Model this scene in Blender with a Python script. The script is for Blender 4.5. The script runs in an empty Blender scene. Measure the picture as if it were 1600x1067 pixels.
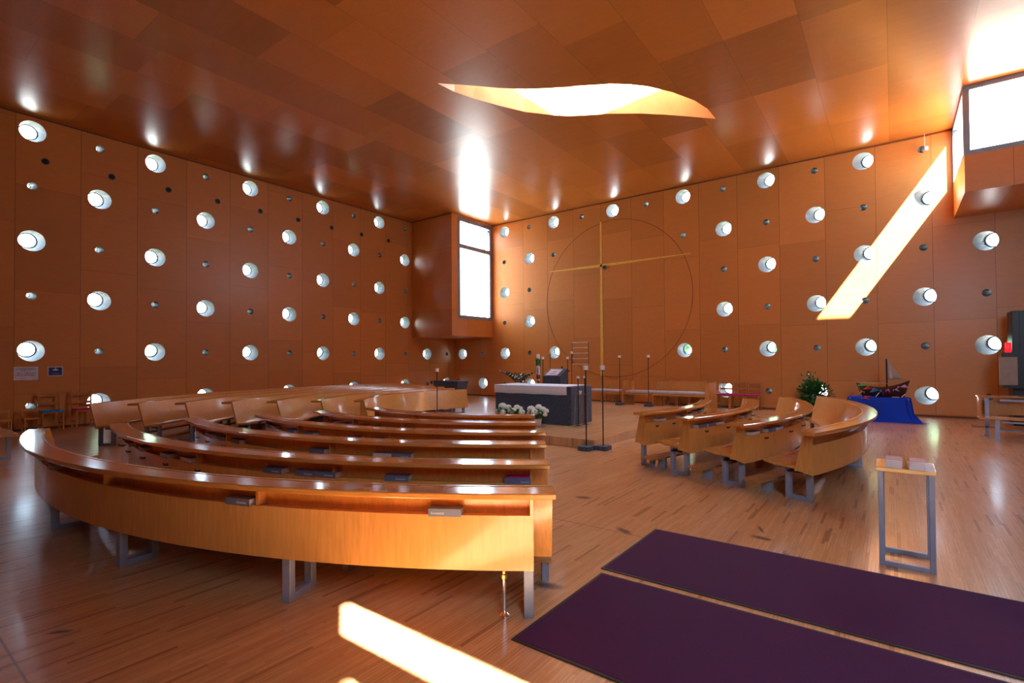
import bpy, math, random
from mathutils import Vector, Matrix, noise
random.seed(7)
D2R = math.radians
scene = bpy.context.scene
COL = scene.collection

# ------------------------------------------------------------------ camera
EYE = (16.2648, -17.2911, 1.564)
def look_axes(yaw, pitch, roll):
    cy, sy, cp, sp, cr, sr = math.cos(yaw), math.sin(yaw), math.cos(pitch), math.sin(pitch), math.cos(roll), math.sin(roll)
    f = Vector((-sy*cp, cy*cp, sp)); r = Vector((cy, sy, 0)); u = r.cross(f)
    return cr*r+sr*u, -sr*r+cr*u, f
cr_, cu_, cf_ = look_axes(.6423, .0152, -.0071)
cam = bpy.data.cameras.new('camera'); cam_o = bpy.data.objects.new('camera', cam); COL.objects.link(cam_o)
cam.sensor_width = 36; cam.lens = 796.81/1600*36; cam.shift_y = 17.07/1600; cam.clip_end = 400
m = Matrix((cr_, cu_, -cf_)).transposed().to_4x4(); m.translation = Vector(EYE)
cam_o.matrix_world = m; scene.camera = cam_o

# ------------------------------------------------------------------ light and exposure
SUN_DIR = Vector((-1, .704, -1.466)).normalized()
sun = bpy.data.lights.new('sun', 'SUN'); sun.energy = 72; sun.angle = D2R(.6); sun.color = (1, .95, .88)
sun_o = bpy.data.objects.new('sun', sun); COL.objects.link(sun_o)
sun_o.rotation_euler = SUN_DIR.to_track_quat('-Z', 'Y').to_euler(); sun_o.location = (30, -30, 40)
w = bpy.data.worlds.new('sky'); scene.world = w; w.use_nodes = True
bg = w.node_tree.nodes['Background']; bg.inputs[0].default_value = (.62, .80, 1, 1); bg.inputs[1].default_value = 10
def portal(loc, rot, sx, sy):
    l = bpy.data.lights.new('window_portal', 'AREA'); l.shape = 'RECTANGLE'; l.size = sx; l.size_y = sy
    l.cycles.is_portal = True
    o = bpy.data.objects.new('window_portal', l); COL.objects.link(o); o.location = loc; o.rotation_euler = rot
vs = scene.view_settings
vs.view_transform = 'Standard'; vs.look = 'None'; vs.gamma = 1; vs.use_curve_mapping = False; vs.exposure = 1.0
cy = scene.cycles
cy.max_bounces = 14; cy.diffuse_bounces = 9; cy.glossy_bounces = 5; cy.transmission_bounces = 8; cy.transparent_max_bounces = 16
cy.use_denoising = True; cy.use_guiding = True; cy.sample_clamp_indirect = 12; cy.caustics_reflective = False; cy.blur_glossy = .5

# ------------------------------------------------------------------ node helpers
class NT:
    def __init__(s, name):
        s.m = bpy.data.materials.new(name); s.m.use_nodes = True; s.t = s.m.node_tree
        s.b = s.t.nodes['Principled BSDF']
    def n(s, typ, **kw):
        x = s.t.nodes.new(typ)
        for k, v in kw.items(): setattr(x, k, v)
        return x
    def put(s, sock, v):
        if isinstance(v, bpy.types.NodeSocket): s.t.links.new(v, sock)
        else: sock.default_value = v
    def math(s, op, a, b=0.0, c=None):
        x = s.n('ShaderNodeMath', operation=op); s.put(x.inputs[0], a); s.put(x.inputs[1], b)
        if c is not None: s.put(x.inputs[2], c)
        return x.outputs[0]
    def xyz(s, x, y, z):
        c = s.n('ShaderNodeCombineXYZ')
        for i, v in enumerate((x, y, z)): s.put(c.inputs[i], v)
        return c.outputs[0]
    def sep(s, v):
        c = s.n('ShaderNodeSeparateXYZ'); s.put(c.inputs[0], v); return c.outputs
    def noise(s, vec, scale, detail=2, rough=.5):
        x = s.n('ShaderNodeTexNoise'); s.put(x.inputs['Vector'], vec); x.inputs['Scale'].default_value = scale
        x.inputs['Detail'].default_value = detail; x.inputs['Roughness'].default_value = rough; return x.outputs[0]
    def white(s, vec):
        x = s.n('ShaderNodeTexWhiteNoise', noise_dimensions='3D'); s.put(x.inputs['Vector'], vec); return x.outputs[0]
    def mix(s, f, a, b, blend='MIX'):
        x = s.n('ShaderNodeMix', data_type='RGBA', blend_type=blend); s.put(x.inputs[0], f)
        s.put(x.inputs[6], a); s.put(x.inputs[7], b); return x.outputs[2]
    def ramp(s, v, a, b, c=0., d=1.):
        x = s.n('ShaderNodeMapRange'); s.put(x.inputs[0], v)
        for i, q in enumerate((a, b, c, d)): x.inputs[i+1].default_value = q
        return x.outputs[0]
    def bump(s, h, strength, dist=.002):
        x = s.n('ShaderNodeBump'); s.put(x.inputs['Height'], h); x.inputs['Strength'].default_value = strength
        x.inputs['Distance'].default_value = dist; s.put(s.b.inputs['Normal'], x.outputs[0])
    def coord(s): return s.n('ShaderNodeTexCoord').outputs['Object']
    def set(s, **kw):
        for k, v in kw.items(): s.put(s.b.inputs[k.replace('_', ' ')], v)
def C(r, g, b): return (r, g, b, 1)
def scl(c, f): return (c[0]*f, c[1]*f, c[2]*f, 1)
def plain(name, col, rough=.5, metal=0., **kw):
    t = NT(name); t.set(Base_Color=C(*col), Roughness=rough, Metallic=metal)
    c = t.coord(); n_ = t.noise(c, 9, 3)
    t.set(Base_Color=t.mix(t.ramp(n_, .3, .7), scl(col, .9), scl(col, 1.08)))
    for k, v in kw.items(): t.b.inputs[k.replace('_', ' ')].default_value = v
    return t.m

BIRCH = (.66, .265, .062)
def grain(t, vec, stretch, sc=60):
    """fine grain running along the axis whose stretch is small"""
    mp = t.n('ShaderNodeMapping'); t.put(mp.inputs[0], vec); mp.inputs['Scale'].default_value = stretch
    return t.noise(mp.outputs[0], sc, 3, .6)
def panel_mat(name, axis, u0, pitch, height, col=BIRCH, tint=.16, rough=.42, coat=.14, seamk=.62):
    t = NT(name); s = t.sep(t.coord())
    u, v = (s[0], s[1]) if axis == 'c' else ((s[1] if axis == 'l' else s[0]), s[2])
    uu = t.math('DIVIDE', t.math('SUBTRACT', u, u0), pitch); i = t.math('FLOOR', uu)
    off = t.white(t.xyz(i, 3.3, 0))
    vv = t.math('ADD', t.math('DIVIDE', v, height), off); j = t.math('FLOOR', vv)
    rnd = t.white(t.xyz(i, j, 1.7))
    fu = t.math('FRACT', uu); fv = t.math('FRACT', vv)
    du = t.math('MULTIPLY', t.math('MINIMUM', fu, t.math('SUBTRACT', 1, fu)), pitch)
    dv = t.math('MULTIPLY', t.math('MINIMUM', fv, t.math('SUBTRACT', 1, fv)), height)
    seam = t.math('MAXIMUM', t.ramp(du, .004, .009, 1, 0), t.math('MULTIPLY', t.ramp(dv, .004, .008, 1, 0), .6))
    g1 = grain(t, t.xyz(u, v, rnd), (1.2, 22, 1) if axis != 'c' else (2, 20, 1), 5)
    fl = t.noise(t.xyz(t.math('MULTIPLY', u, 1.2), t.math('MULTIPLY', v, 5), t.math('MULTIPLY', rnd, 9)), 1.6, 2, .5)
    c = t.mix(t.ramp(rnd, 0, 1), scl(col, 1-tint), scl(col, 1+tint))
    c = t.mix(t.ramp(g1, .3, .7, 0, .35), c, scl((.42, .14, .028), 1))
    c = t.mix(t.ramp(fl, .3, .75, 0, .12), c, scl((.80, .36, .09), 1))
    c = t.mix(t.math('MULTIPLY', seam, seamk), c, C(.12, .03, .008))
    t.set(Base_Color=c, Roughness=rough if axis == 'c' else t.ramp(fl, .2, .8, rough-.05, rough+.06), Coat_Weight=coat, Coat_Roughness=.22, Specular_IOR_Level=.3 if axis == 'c' else .5)
    t.bump(t.math('SUBTRACT', t.math('MULTIPLY', fl, .0 if axis == 'c' else .04), seam), .12, .002)
    return t.m
def wood(name, col, along='tangent', rough=.22, coat=.6, dark=.3):
    t = NT(name); c0 = t.coord(); s = t.sep(c0)
    st = {'x': (1, 14, 14), 'y': (14, 1, 14), 'z': (12, 12, 1), 'tangent': (1.5, 1.5, 16)}[along]
    g = grain(t, c0, st, 4); f = t.noise(c0, 2.2, 3)
    c = t.mix(t.ramp(g, .3, .72), scl(col, 1.1), scl(col, 1-dark))
    c = t.mix(t.ramp(f, .3, .7, 0, .3), c, scl((col[0]*1.15, col[1]*1.35, col[2]*1.6), 1))
    t.set(Base_Color=c, Roughness=rough, Coat_Weight=coat, Coat_Roughness=.1)
    t.bump(g, .08, .001)
    return t.m
M = {}
M['wall_left'] = panel_mat('birch_panel_left', 'l', -3.99+1.196, 1.196, 2.45, tint=.10)
M['wall_right'] = panel_mat('birch_panel_right', 'r', 3.95, 1.198, 2.45, tint=.10)
M['ceil'] = panel_mat('birch_panel_ceiling', 'c', .4, 1.22, 2.5, col=(.60, .225, .045), tint=.30, rough=.33, coat=.13, seamk=.35)
M['bench'] = wood('bench_birch', (.64, .285, .072), 'z', .25, .5, .18)
M['ledge'] = wood('ledge_beech', (.60, .235, .05), 'tangent', .16, .9, .25)
M['seatw'] = wood('seat_beech', (.60, .26, .062), 'tangent', .2, .7, .25)
M['kneel'] = wood('kneeler_beech', (.42, .18, .055), 'tangent', .4, .2, .25)
M['chair'] = wood('chair_wood', (.52, .22, .062), 'z', .35, .3, .25)
M['childchair'] = wood('child_chair_wood', (.66, .30, .07), 'z', .35, .3, .2)
M['shaft'] = wood('shaft_birch', (.66, .33, .13), 'z', .4, .2, .15)
M['gold'] = plain('gold_leaf', (1., .70, .14), .42, .35)
M['backwall'] = plain('unseen_wall_dark', (.13, .05, .018), .55)  # unseen back and side walls, coloured dark to cut bounce onto the near pews
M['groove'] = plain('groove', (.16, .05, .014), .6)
M['steel'] = plain('bench_steel', (.32, .36, .50), .38, .3)
M['chrome'] = plain('chrome', (.75, .76, .8), .18, 1.)
M['brass'] = plain('brass', (.70, .48, .18), .3, .9)
M['frame'] = plain('window_frame_grey', (.23, .28, .38), .45, .3)
M['rod'] = plain('dark_iron', (.035, .022, .018), .5, .4)
M['blackm'] = plain('black_paint', (.012, .012, .016), .4)
M['tube'] = plain('tube_lining', (.20, .195, .18), .6)
M['tubes'] = plain('tube_metal', (.16, .16, .14), .5, .3)
M['ringd'] = plain('rubber_ring', (.02, .03, .04), .5)
M['wax'] = plain('candle_wax', (.88, .90, .97), .45, Subsurface_Weight=.15)
M['paper'] = plain('paper', (.82, .83, .88), .7)
M['book'] = plain('book_cover_grey', (.12, .14, .21), .5)
M['bookblue'] = plain('book_cover_blue', (.10, .13, .24), .5)
M['pages'] = plain('book_pages', (.62, .52, .46), .8)
M['letters'] = plain('pale_lettering', (.62, .66, .74), .6)
M['red'] = plain('ribbon_red', (.5, .02, .03), .6)
M['magenta'] = plain('magenta_felt', (.55, .004, .20), .9)
M['blue'] = plain('blue_felt', (.01, .30, .95), .9)
M['cushion'] = plain('grey_cushion', (.55, .53, .58), .9)
M['pot'] = plain('white_pot', (.75, .75, .78), .35)
M['darkpot'] = plain('dark_pot', (.03, .04, .05), .4)
M['petal'] = plain('white_petals', (.88, .90, .84), .7)
M['leaf'] = plain('green_leaf', (.035, .16, .03), .38)
M['leafd'] = plain('dark_leaf', (.02, .07, .035), .32)
M['stem'] = plain('plant_stem', (.08, .07, .03), .7)
M['hull'] = plain('boat_hull', (.11, .035, .015), .6)
M['rope'] = plain('rope', (.45, .32, .18), .9)
M['sail'] = plain('sail_cloth', (.55, .45, .42), .9)
M['concrete'] = plain('pale_stone', (.40, .36, .33), .75)
M['pave'] = plain('outside_paving', (.42, .42, .40), .9)
M['hedge'] = plain('tree_leaves', (.16, .26, .15), .8)
M['trunk'] = plain('tree_bark', (.10, .07, .05), .9)
M['roof'] = plain('roof_slab', (.35, .35, .36), .9)
M['signblue'] = plain('sign_blue', (.01, .03, .22), .5)
M['signwhite'] = plain('sign_white', (.76, .80, .98), .6)
M['inkblue'] = plain('sign_ink', (.03, .04, .16), .6)
M['pink'] = plain('booklet_pink', (.62, .42, .46), .7)
def cloth_mat(name, col, weave=220, sheen=0):
    t = NT(name); c = t.coord(); n_ = t.noise(c, weave, 2)
    t.set(Base_Color=t.mix(t.ramp(n_, .3, .7), scl(col, .8), scl(col, 1.15)), Roughness=.95, Sheen_Weight=sheen)
    t.bump(n_, .3, .002); return t.m
M['mat'] = cloth_mat('plum_carpet', (.062, .008, .080), 260)
M['matedge'] = plain('rubber_edge', (.02, .018, .03), .6)
M['cloth'] = cloth_mat('altar_linen', (.82, .85, .97), 300)
M['bluecloth'] = cloth_mat('royal_blue_cloth', (.004, .06, .70), 200)
def granite():
    t = NT('dark_granite'); c = t.coord()
    v = t.n('ShaderNodeTexVoronoi'); t.put(v.inputs['Vector'], c); v.inputs['Scale'].default_value = 55
    n_ = t.noise(c, 30, 4, .7)
    t.set(Base_Color=t.mix(t.ramp(n_, .35, .7), C(.020, .034, .070), C(.11, .14, .23)), Roughness=.62)
    t.bump(n_, .4, .004); return t.m
M['granite'] = granite()
def glass():
    t = NT('window_glass'); t.t.nodes.remove(t.b); out = t.t.nodes['Material Output']
    tr = t.n('ShaderNodeBsdfTransparent'); tr.inputs[0].default_value = C(.93, .97, .98)
    gl = t.n('ShaderNodeBsdfGlossy'); gl.inputs['Roughness'].default_value = .02
    f = t.n('ShaderNodeLayerWeight'); k = t.math('ADD', t.math('MULTIPLY', t.math('POWER', f.outputs['Facing'], 5.), .7), .04)
    x = t.n('ShaderNodeMixShader'); t.put(x.inputs[0], k); t.put(x.inputs[1], tr.outputs[0]); t.put(x.inputs[2], gl.outputs[0])
    t.put(out.inputs[0], x.outputs[0]); return t.m
M['glass'] = glass()
def lampglass(name, col, st):
    t = NT(name); t.set(Base_Color=C(*col), Roughness=.2, Emission_Color=C(*col), Emission_Strength=st); return t.m
M['redlamp'] = lampglass('red_lamp_glass', (.8, .01, .02), .9)

def floor_mat():
    t = NT('strip_parquet'); s = t.sep(t.coord()); x, y = s[0], s[1]
    wd, ln = .0225, .42
    xi = t.math('DIVIDE', x, wd); i = t.math('FLOOR', xi)
    off = t.white(t.xyz(i, 7.1, 0)); yj = t.math('ADD', t.math('DIVIDE', y, ln), off); j = t.math('FLOOR', yj)
    r = t.white(t.xyz(i, j, .5)); r2 = t.white(t.xyz(i, j, 4.5))
    # boards that group strips
    bi = t.math('FLOOR', t.math('DIVIDE', x, .1575)); bo = t.white(t.xyz(bi, 1.1, 0))
    bj = t.math('FLOOR', t.math('ADD', t.math('DIVIDE', y, 1.3), bo)); rb = t.white(t.xyz(bi, bj, 9.5))
    base = t.mix(r, C(.58, .33, .155), C(.74, .46, .24))
    base = t.mix(t.math('MULTIPLY', rb, .35), base, C(.48, .25, .12))
    g = t.noise(t.xyz(t.math('MULTIPLY', x, 160), t.math('MULTIPLY', y, 9), r), 1, 3)
    base = t.mix(t.ramp(g, .35, .75, 0, .4), base, C(.36, .17, .075))
    fx = t.math('FRACT', xi); dx = t.math('MINIMUM', fx, t.math('SUBTRACT', 1, fx))
    gap = t.math('MULTIPLY', t.ramp(dx, .03, .12, 1, 0), t.ramp(r2, .80, .84, .12, .9))
    base = t.mix(gap, base, C(.15, .055, .025))
    dk = t.ramp(r2, .95, .955); base = t.mix(t.math('MULTIPLY', dk, .55), base, C(.20, .06, .02))
    # long joints between floor fields
    for a, p, o in ((x, 7.2, 12.0), (y, 3.7, -9.3)):
        q = t.math('FRACT', t.math('ADD', t.math('DIVIDE', t.math('SUBTRACT', a, o), p), 100.))
        d = t.math('MULTIPLY', t.math('MINIMUM', q, t.math('SUBTRACT', 1, q)), p)
        base = t.mix(t.ramp(d, .003, .008, .7, 0), base, C(.07, .025, .01))
    # worn ink-dark scuffs with a shape of their own
    wob = t.noise(t.coord(), 14, 4, .7); wob2 = t.noise(t.coord(), 70, 3, .7)
    st = None
    for (cx, cy_, a, b, ang) in ((14.27, -12.94, .11, .045, -.5), (15.27, -12.18, .11, .018, -1.15), (15.32, -12.42, .10, .05, -.2),
                                 (13.42, -12.16, .10, .06, .3), (14.32, -14.30, .12, .06, .3), (12.35, -16.48, .07, .022, .9)):
        ca, sa = math.cos(ang), math.sin(ang)
        X = t.math('SUBTRACT', x, cx); Y = t.math('SUBTRACT', y, cy_)
        U = t.math('DIVIDE', t.math('ADD', t.math('MULTIPLY', X, ca), t.math('MULTIPLY', Y, sa)), a)
        V = t.math('DIVIDE', t.math('SUBTRACT', t.math('MULTIPLY', Y, ca), t.math('MULTIPLY', X, sa)), b)
        d = t.math('ADD', t.math('MULTIPLY', U, U), t.math('MULTIPLY', V, V))
        k = t.ramp(t.math('ADD', d, t.math('MULTIPLY', wob, 1.2)), .7, 1.8, 1, 0)
        st = k if st is None else t.math('MAXIMUM', st, k)
    base = t.mix(t.math('MULTIPLY', t.math('MULTIPLY', st, t.ramp(wob2, .2, .45)), .95), base, C(.035, .022, .03))
    big = t.noise(t.coord(), .9, 1)
    t.set(Base_Color=base, Roughness=t.math('ADD', .26, t.math('MULTIPLY', big, .10)), Coat_Weight=.25, Coat_Roughness=.14)
    t.bump(t.math('ADD', t.math('MULTIPLY', g, .15), t.math('SUBTRACT', t.noise(t.coord(), 9, 2), t.math('MULTIPLY', gap, .5))), .14, .004)
    return t.m
M['floor'] = floor_mat()

# ------------------------------------------------------------------ geometry helpers
class MB:
    def __init__(s): s.v = []; s.f = []; s.mi = []; s.mats = []
    def mat(s, m):
        if m not in s.mats: s.mats.append(m)
        return s.mats.index(m)
    def add(s, vs_, fs, m=None, T=None):
        o = len(s.v); k = s.mat(m) if m is not None else 0
        for p in vs_:
            p = Vector(p); s.v.append(T @ p if T else p)
        for f in fs: s.f.append([o+i for i in f]); s.mi.append(k)
        return s
    def box(s, x0, x1, y0, y1, z0, z1, m=None, T=None):
        v = [(x, y, z) for z in (z0, z1) for (x, y) in ((x0, y0), (x1, y0), (x1, y1), (x0, y1))]
        return s.add(v, [(3, 2, 1, 0), (4, 5, 6, 7), (0, 1, 5, 4), (1, 2, 6, 5), (2, 3, 7, 6), (3, 0, 4, 7)], m, T)
    def hexa(s, b, t_, m=None):
        return s.add(list(b)+list(t_), [(3, 2, 1, 0), (4, 5, 6, 7), (0, 1, 5, 4), (1, 2, 6, 5), (2, 3, 7, 6), (3, 0, 4, 7)], m)
    def prism(s, prof, p0, p1, ax, m=None):
        """extrude profile points (2D) along axis ax in 'xyz' from p0 to p1"""
        def P(a, c):
            return {'x': (c, a[0], a[1]), 'y': (a[0], c, a[1]), 'z': (a[0], a[1], c)}[ax]
        n = len(prof); v = [P(a, p0) for a in prof]+[P(a, p1) for a in prof]
        f = [list(range(n))[::-1], list(range(n, 2*n))]+[(i, (i+1) % n, n+(i+1) % n, n+i) for i in range(n)]
        return s.add(v, f, m)
    def tube(s, pts, r, seg=8, m=None, closed=False):
        pts = [Vector(p) for p in pts]; n = len(pts); rs = r if isinstance(r, (list, tuple)) else [r]*n
        o = len(s.v); k = s.mat(m) if m is not None else 0; ref = None
        for i, p in enumerate(pts):
            d = (pts[min(i+1, n-1)]-pts[max(i-1, 0)])
            if d.length < 1e-9: d = Vector((0, 0, 1))
            d.normalize()
            if ref is None: ref = d.orthogonal().normalized()
            u = (ref-d*ref.dot(d)); u = u.normalized() if u.length > 1e-6 else d.orthogonal().normalized(); ref = u; w_ = d.cross(u)
            for q in range(seg):
                a = 2*math.pi*q/seg; s.v.append(p+(u*math.cos(a)+w_*math.sin(a))*rs[i])
        for i in range(n-1):
            for q in range(seg):
                s.f.append([o+i*seg+q, o+i*seg+(q+1) % seg, o+(i+1)*seg+(q+1) % seg, o+(i+1)*seg+q]); s.mi.append(k)
        s.f.append([o+q for q in range(seg)][::-1]); s.mi.append(k)
        s.f.append([o+(n-1)*seg+q for q in range(seg)]); s.mi.append(k)
        return s
    def lathe(s, prof, c, seg=20, m=None):
        n = len(prof); o = len(s.v); k = s.mat(m) if m is not None else 0
        for (r, z) in prof:
            for q in range(seg):
                a = 2*math.pi*q/seg; s.v.append(Vector((c[0]+r*math.cos(a), c[1]+r*math.sin(a), c[2]+z)))
        for i in range(n-1):
            for q in range(seg):
                s.f.append([o+i*seg+q, o+i*seg+(q+1) % seg, o+(i+1)*seg+(q+1) % seg, o+(i+1)*seg+q]); s.mi.append(k)
        s.f.append([o+q for q in range(seg)][::-1]); s.mi.append(k)
        s.f.append([o+(n-1)*seg+q for q in range(seg)]); s.mi.append(k)
        return s
    def blob(s, c, r, seg=10, rings=7, amp=.15, fr=3., m=None, sc=(1, 1, 1), seed=0):
        c = Vector(c); vs_ = []; fs = []
        for i in range(rings+1):
            th = math.pi*i/rings
            for q in range(seg):
                a = 2*math.pi*q/seg; d = Vector((math.sin(th)*math.cos(a), math.sin(th)*math.sin(a), math.cos(th)))
                k = r*(1+amp*noise.noise(d*fr+Vector((seed, seed*.7, 0))))
                vs_.append(c+Vector((d.x*sc[0], d.y*sc[1], d.z*sc[2]))*k)
        for i in range(rings):
            for q in range(seg): fs.append((i*seg+q, i*seg+(q+1) % seg, (i+1)*seg+(q+1) % seg, (i+1)*seg+q))
        return s.add(vs_, fs, m)
    def arc(s, prof, c, a0, a1, n=None, m=None):
        """sweep closed (r,z) profile around c from a0 to a1 degrees"""
        n = n or max(2, int(abs(a1-a0)/1.6)); k = len(prof); vs_ = []; fs = []
        for i in range(n+1):
            a = D2R(a0+(a1-a0)*i/n)
            for (r, z) in prof: vs_.append((c[0]+r*math.cos(a), c[1]+r*math.sin(a), z))
        for i in range(n):
            for q in range(k): fs.append((i*k+q, i*k+(q+1) % k, (i+1)*k+(q+1) % k, (i+1)*k+q))
        fs.append(tuple(range(k))[::-1]); fs.append(tuple(n*k+q for q in range(k)))
        return s.add(vs_, fs, m)
    def build(s, name, m=None, parent=None, smooth=False, bevel=0, origin=None):
        me = bpy.data.meshes.new(name); org = Vector(origin) if origin else Vector((0, 0, 0))
        pl = parent.matrix_world.translation if parent else Vector((0, 0, 0))
        if parent is not None and origin is None: org = ABS.get(parent.name, Vector((0, 0, 0)))
        me.from_pydata([tuple(p-org) for p in s.v], [], s.f); me.update()
        mats = s.mats if s.mats else [m]
        for q in mats: me.materials.append(q)
        if s.mats: me.polygons.foreach_set('material_index', s.mi)
        if smooth: me.shade_smooth() if hasattr(me, 'shade_smooth') else None
        import bmesh
        bm = bmesh.new(); bm.from_mesh(me); bmesh.ops.recalc_face_normals(bm, faces=bm.faces)
        if smooth:
            for f in bm.faces: f.smooth = True
            for e in bm.edges:
                if len(e.link_faces) == 2 and e.calc_face_angle(0) > .6: e.smooth = False
        bm.to_mesh(me); bm.free()
        o = bpy.data.objects.new(name, me); COL.objects.link(o)
        if parent is not None:
            o.parent = parent
            if origin is not None: o.location = org-ABS.get(parent.name, Vector((0, 0, 0)))
            ABS[o.name] = org
        else:
            o.location = org; ABS[o.name] = org
        if bevel:
            b = o.modifiers.new('bevel', 'BEVEL'); b.width = bevel; b.segments = 2; b.limit_method = 'ANGLE'; b.angle_limit = .7
        return o
ABS = {}
def tag(o, label=None, cat=None, group=None, kind=None):
    if label: o['label'] = label
    if cat: o['category'] = cat
    if group: o['group'] = group
    if kind: o['kind'] = kind
    return o
def thing(name, loc, label, cat, group=None, kind=None):
    o = bpy.data.objects.new(name, None); COL.objects.link(o); o.location = loc; o.empty_display_size = .1
    ABS[o.name] = Vector(loc); return tag(o, label, cat, group, kind)
def copy_tree(root, loc, rz=None, label=None, group=None):
    r = root.copy(); COL.objects.link(r); r.location = loc; ABS[r.name] = Vector(loc)
    if rz is not None: r.rotation_euler = (0, 0, rz)
    if label: r['label'] = label
    if group: r['group'] = group
    for ch in list(root.children):
        c = ch.copy(); COL.objects.link(c); c.parent = r
        for g in list(ch.children):
            d = g.copy(); COL.objects.link(d); d.parent = c
    return r
ORD = ['first', 'second', 'third', 'fourth', 'fifth', 'sixth', 'seventh', 'eighth', 'ninth', 'tenth', 'eleventh', 'twelfth', 'thirteenth', 'fourteenth', 'fifteenth', 'sixteenth']

# ------------------------------------------------------------------ room dimensions
RX, RY, H = 20.1, -18.5, 7.45
NL = (2.29, -2.56, 2.56)          # corner notch beside the altar wall: x, y, underside
NR = (17.56, -2.56, 5.14)         # notch high on the right
ROWS = [.556, 1.859, 3.162, 4.465, 5.768, 7.07]
LC = [.50, 1.71, 2.96, 4.275, 5.475, 6.775, 8.04, 9.34, 10.65, 11.94, 13.175, 14.46, 15.72, 17.0]
RC = [.50, 1.71, 2.95, 4.25, 5.44, 6.72, 8.01, 9.31, 10.61, 11.91, 13.175, 14.475, 15.65, 16.94, 18.15, 19.4]
CIRC = (8.01, 3.82, 2.90)
RB, RS, TW = .243, .09, .30        # big and small opening radius, tube depth

def hole_wall(side):
    """wall skin with round openings; returns list of holes (u, z, r, big, i, row)"""
    cols = LC if side == 'l' else RC
    end = -RY if side == 'l' else RX
    nx, nz = (-NL[1], NL[2]) if side == 'l' else (NL[0], NL[2])
    us = [0]+[(a+b)/2 for a, b in zip(cols, cols[1:])]+[end]
    us[2] = nx
    if side == 'r': us[14] = NR[0]
    zs = [0, 1.2, 2.56, 3.81, 5.14, 6.42, H]
    holes = []; mb = MB()
    P = (lambda u, z: (0, -u, z)) if side == 'l' else (lambda u, z: (u, 0, z))
    for i in range(len(cols)):
        u0, u1 = us[i], us[i+1]
        for k in range(6):
            z0, z1 = zs[k], zs[k+1]
            if i < 2 and z0 >= nz-.01: continue
            if side == 'r' and i >= 14 and z0 >= NR[2]-.01: continue
            u, z, row = cols[i], ROWS[k], k
            big = ((i+row) % 2 == 0) if side == 'l' else ((i+row-1) % 2 == 0)
            r = RB if big else RS
            ok = True
            if side == 'r' and (math.hypot(u-CIRC[0], z-CIRC[1]) < 2.72 or (6 < u < 11 and z < 1)): ok = False
            if not big and z < 1 and side == 'r' and i in (0,): ok = True
            if not ok:
                mb.add([P(u0, z0), P(u1, z0), P(u1, z1), P(u0, z1)], [(0, 1, 2, 3)]); continue
            n = 8
            def A(q): return P(u+r*math.cos(q), z+r*math.sin(q))
            for q, (cu, cz) in enumerate(((u1, z1), (u0, z1), (u0, z0), (u1, z0))):
                a0 = q*math.pi/2; arcp = [A(a0+math.pi/2*t/n) for t in range(n+1)]
                e0 = [(u1, z), (u, z1), (u0, z), (u, z0)][q]; e1 = [(u, z1), (u0, z), (u, z0), (u1, z)][q]
                poly = [P(*e0), P(cu, cz), P(*e1)]+arcp[::-1]
                mb.add(poly, [tuple(range(len(poly)))])
            holes.append((u, z, r, big, i, row))
    return mb, holes
mbL, holesL = hole_wall('l'); mbR, holesR = hole_wall('r')
wall_left = mbL.build('wall_left', M['wall_left']); tag(wall_left, kind='structure')
wall_right = mbR.build('wall_right', M['wall_right']); tag(wall_right, kind='structure')
# outer skins (rendered facade) behind each wall, with the smaller tube ends cut out
def ecc(side, u): return ((-.04*u/14, .04) if side == 'l' else (.20*max(0, (u-8))/10, .05))
def outer(side, holes):
    mb = MB(); end = -RY if side == 'l' else RX
    # strips between the tube rows are left to a thick outer shell built as a grid of frames
    t = TW+.02
    cols = LC if side == 'l' else RC
    us = [-.02 if side == 'l' else -.02]+[(a+b)/2 for a, b in zip(cols, cols[1:])]+[end+.3]
    zs = [-.1, 1.2, 2.56, 3.81, 5.14, 6.42, H+.62]
    us[2] = (-NL[1] if side == 'l' else NL[0])
    if side == 'r': us[14] = NR[0]
    hd = {(h[4], h[5]): h for h in holes}
    P = (lambda u, z: (-t, -u, z)) if side == 'l' else (lambda u, z: (u, t, z))
    for i in range(len(cols)):
        for k in range(6):
            u0, u1, z0, z1 = us[i], us[i+1], zs[k], zs[k+1]
            if i < 2 and z0 >= 2.55: continue
            if side == 'r' and i >= 14 and z0 >= 5.13: continue
            if (i, k) not in hd: mb.add([P(u0, z0), P(u1, z0), P(u1, z1), P(u0, z1)], [(0, 1, 2, 3)]); continue
            h = hd[(i, k)]; du, dz = ecc(side, h[0]); sgn = 1
            u, z = h[0]+(-du if side == 'l' else du), h[1]+dz
            r = (.185 if h[3] else .055); n = 8
            def A(q): return P(u+r*math.cos(q), z+r*math.sin(q))
            for q, (cu, cz) in enumerate(((u1, z1), (u0, z1), (u0, z0), (u1, z0))):
                a0 = q*math.pi/2; arcp = [A(a0+math.pi/2*tt/n) for tt in range(n+1)]
                e0 = [(u1, z), (u, z1), (u0, z), (u, z0)][q]; e1 = [(u, z1), (u0, z), (u, z0), (u1, z)][q]
                poly = [P(*e0), P(cu, cz), P(*e1)]+arcp[::-1]; mb.add(poly, [tuple(range(len(poly)))])
    return mb
outer('l', holesL).build('outer_skin', M['roof'], wall_left)
outer('r', holesR).build('outer_skin', M['roof'], wall_right)

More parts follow.
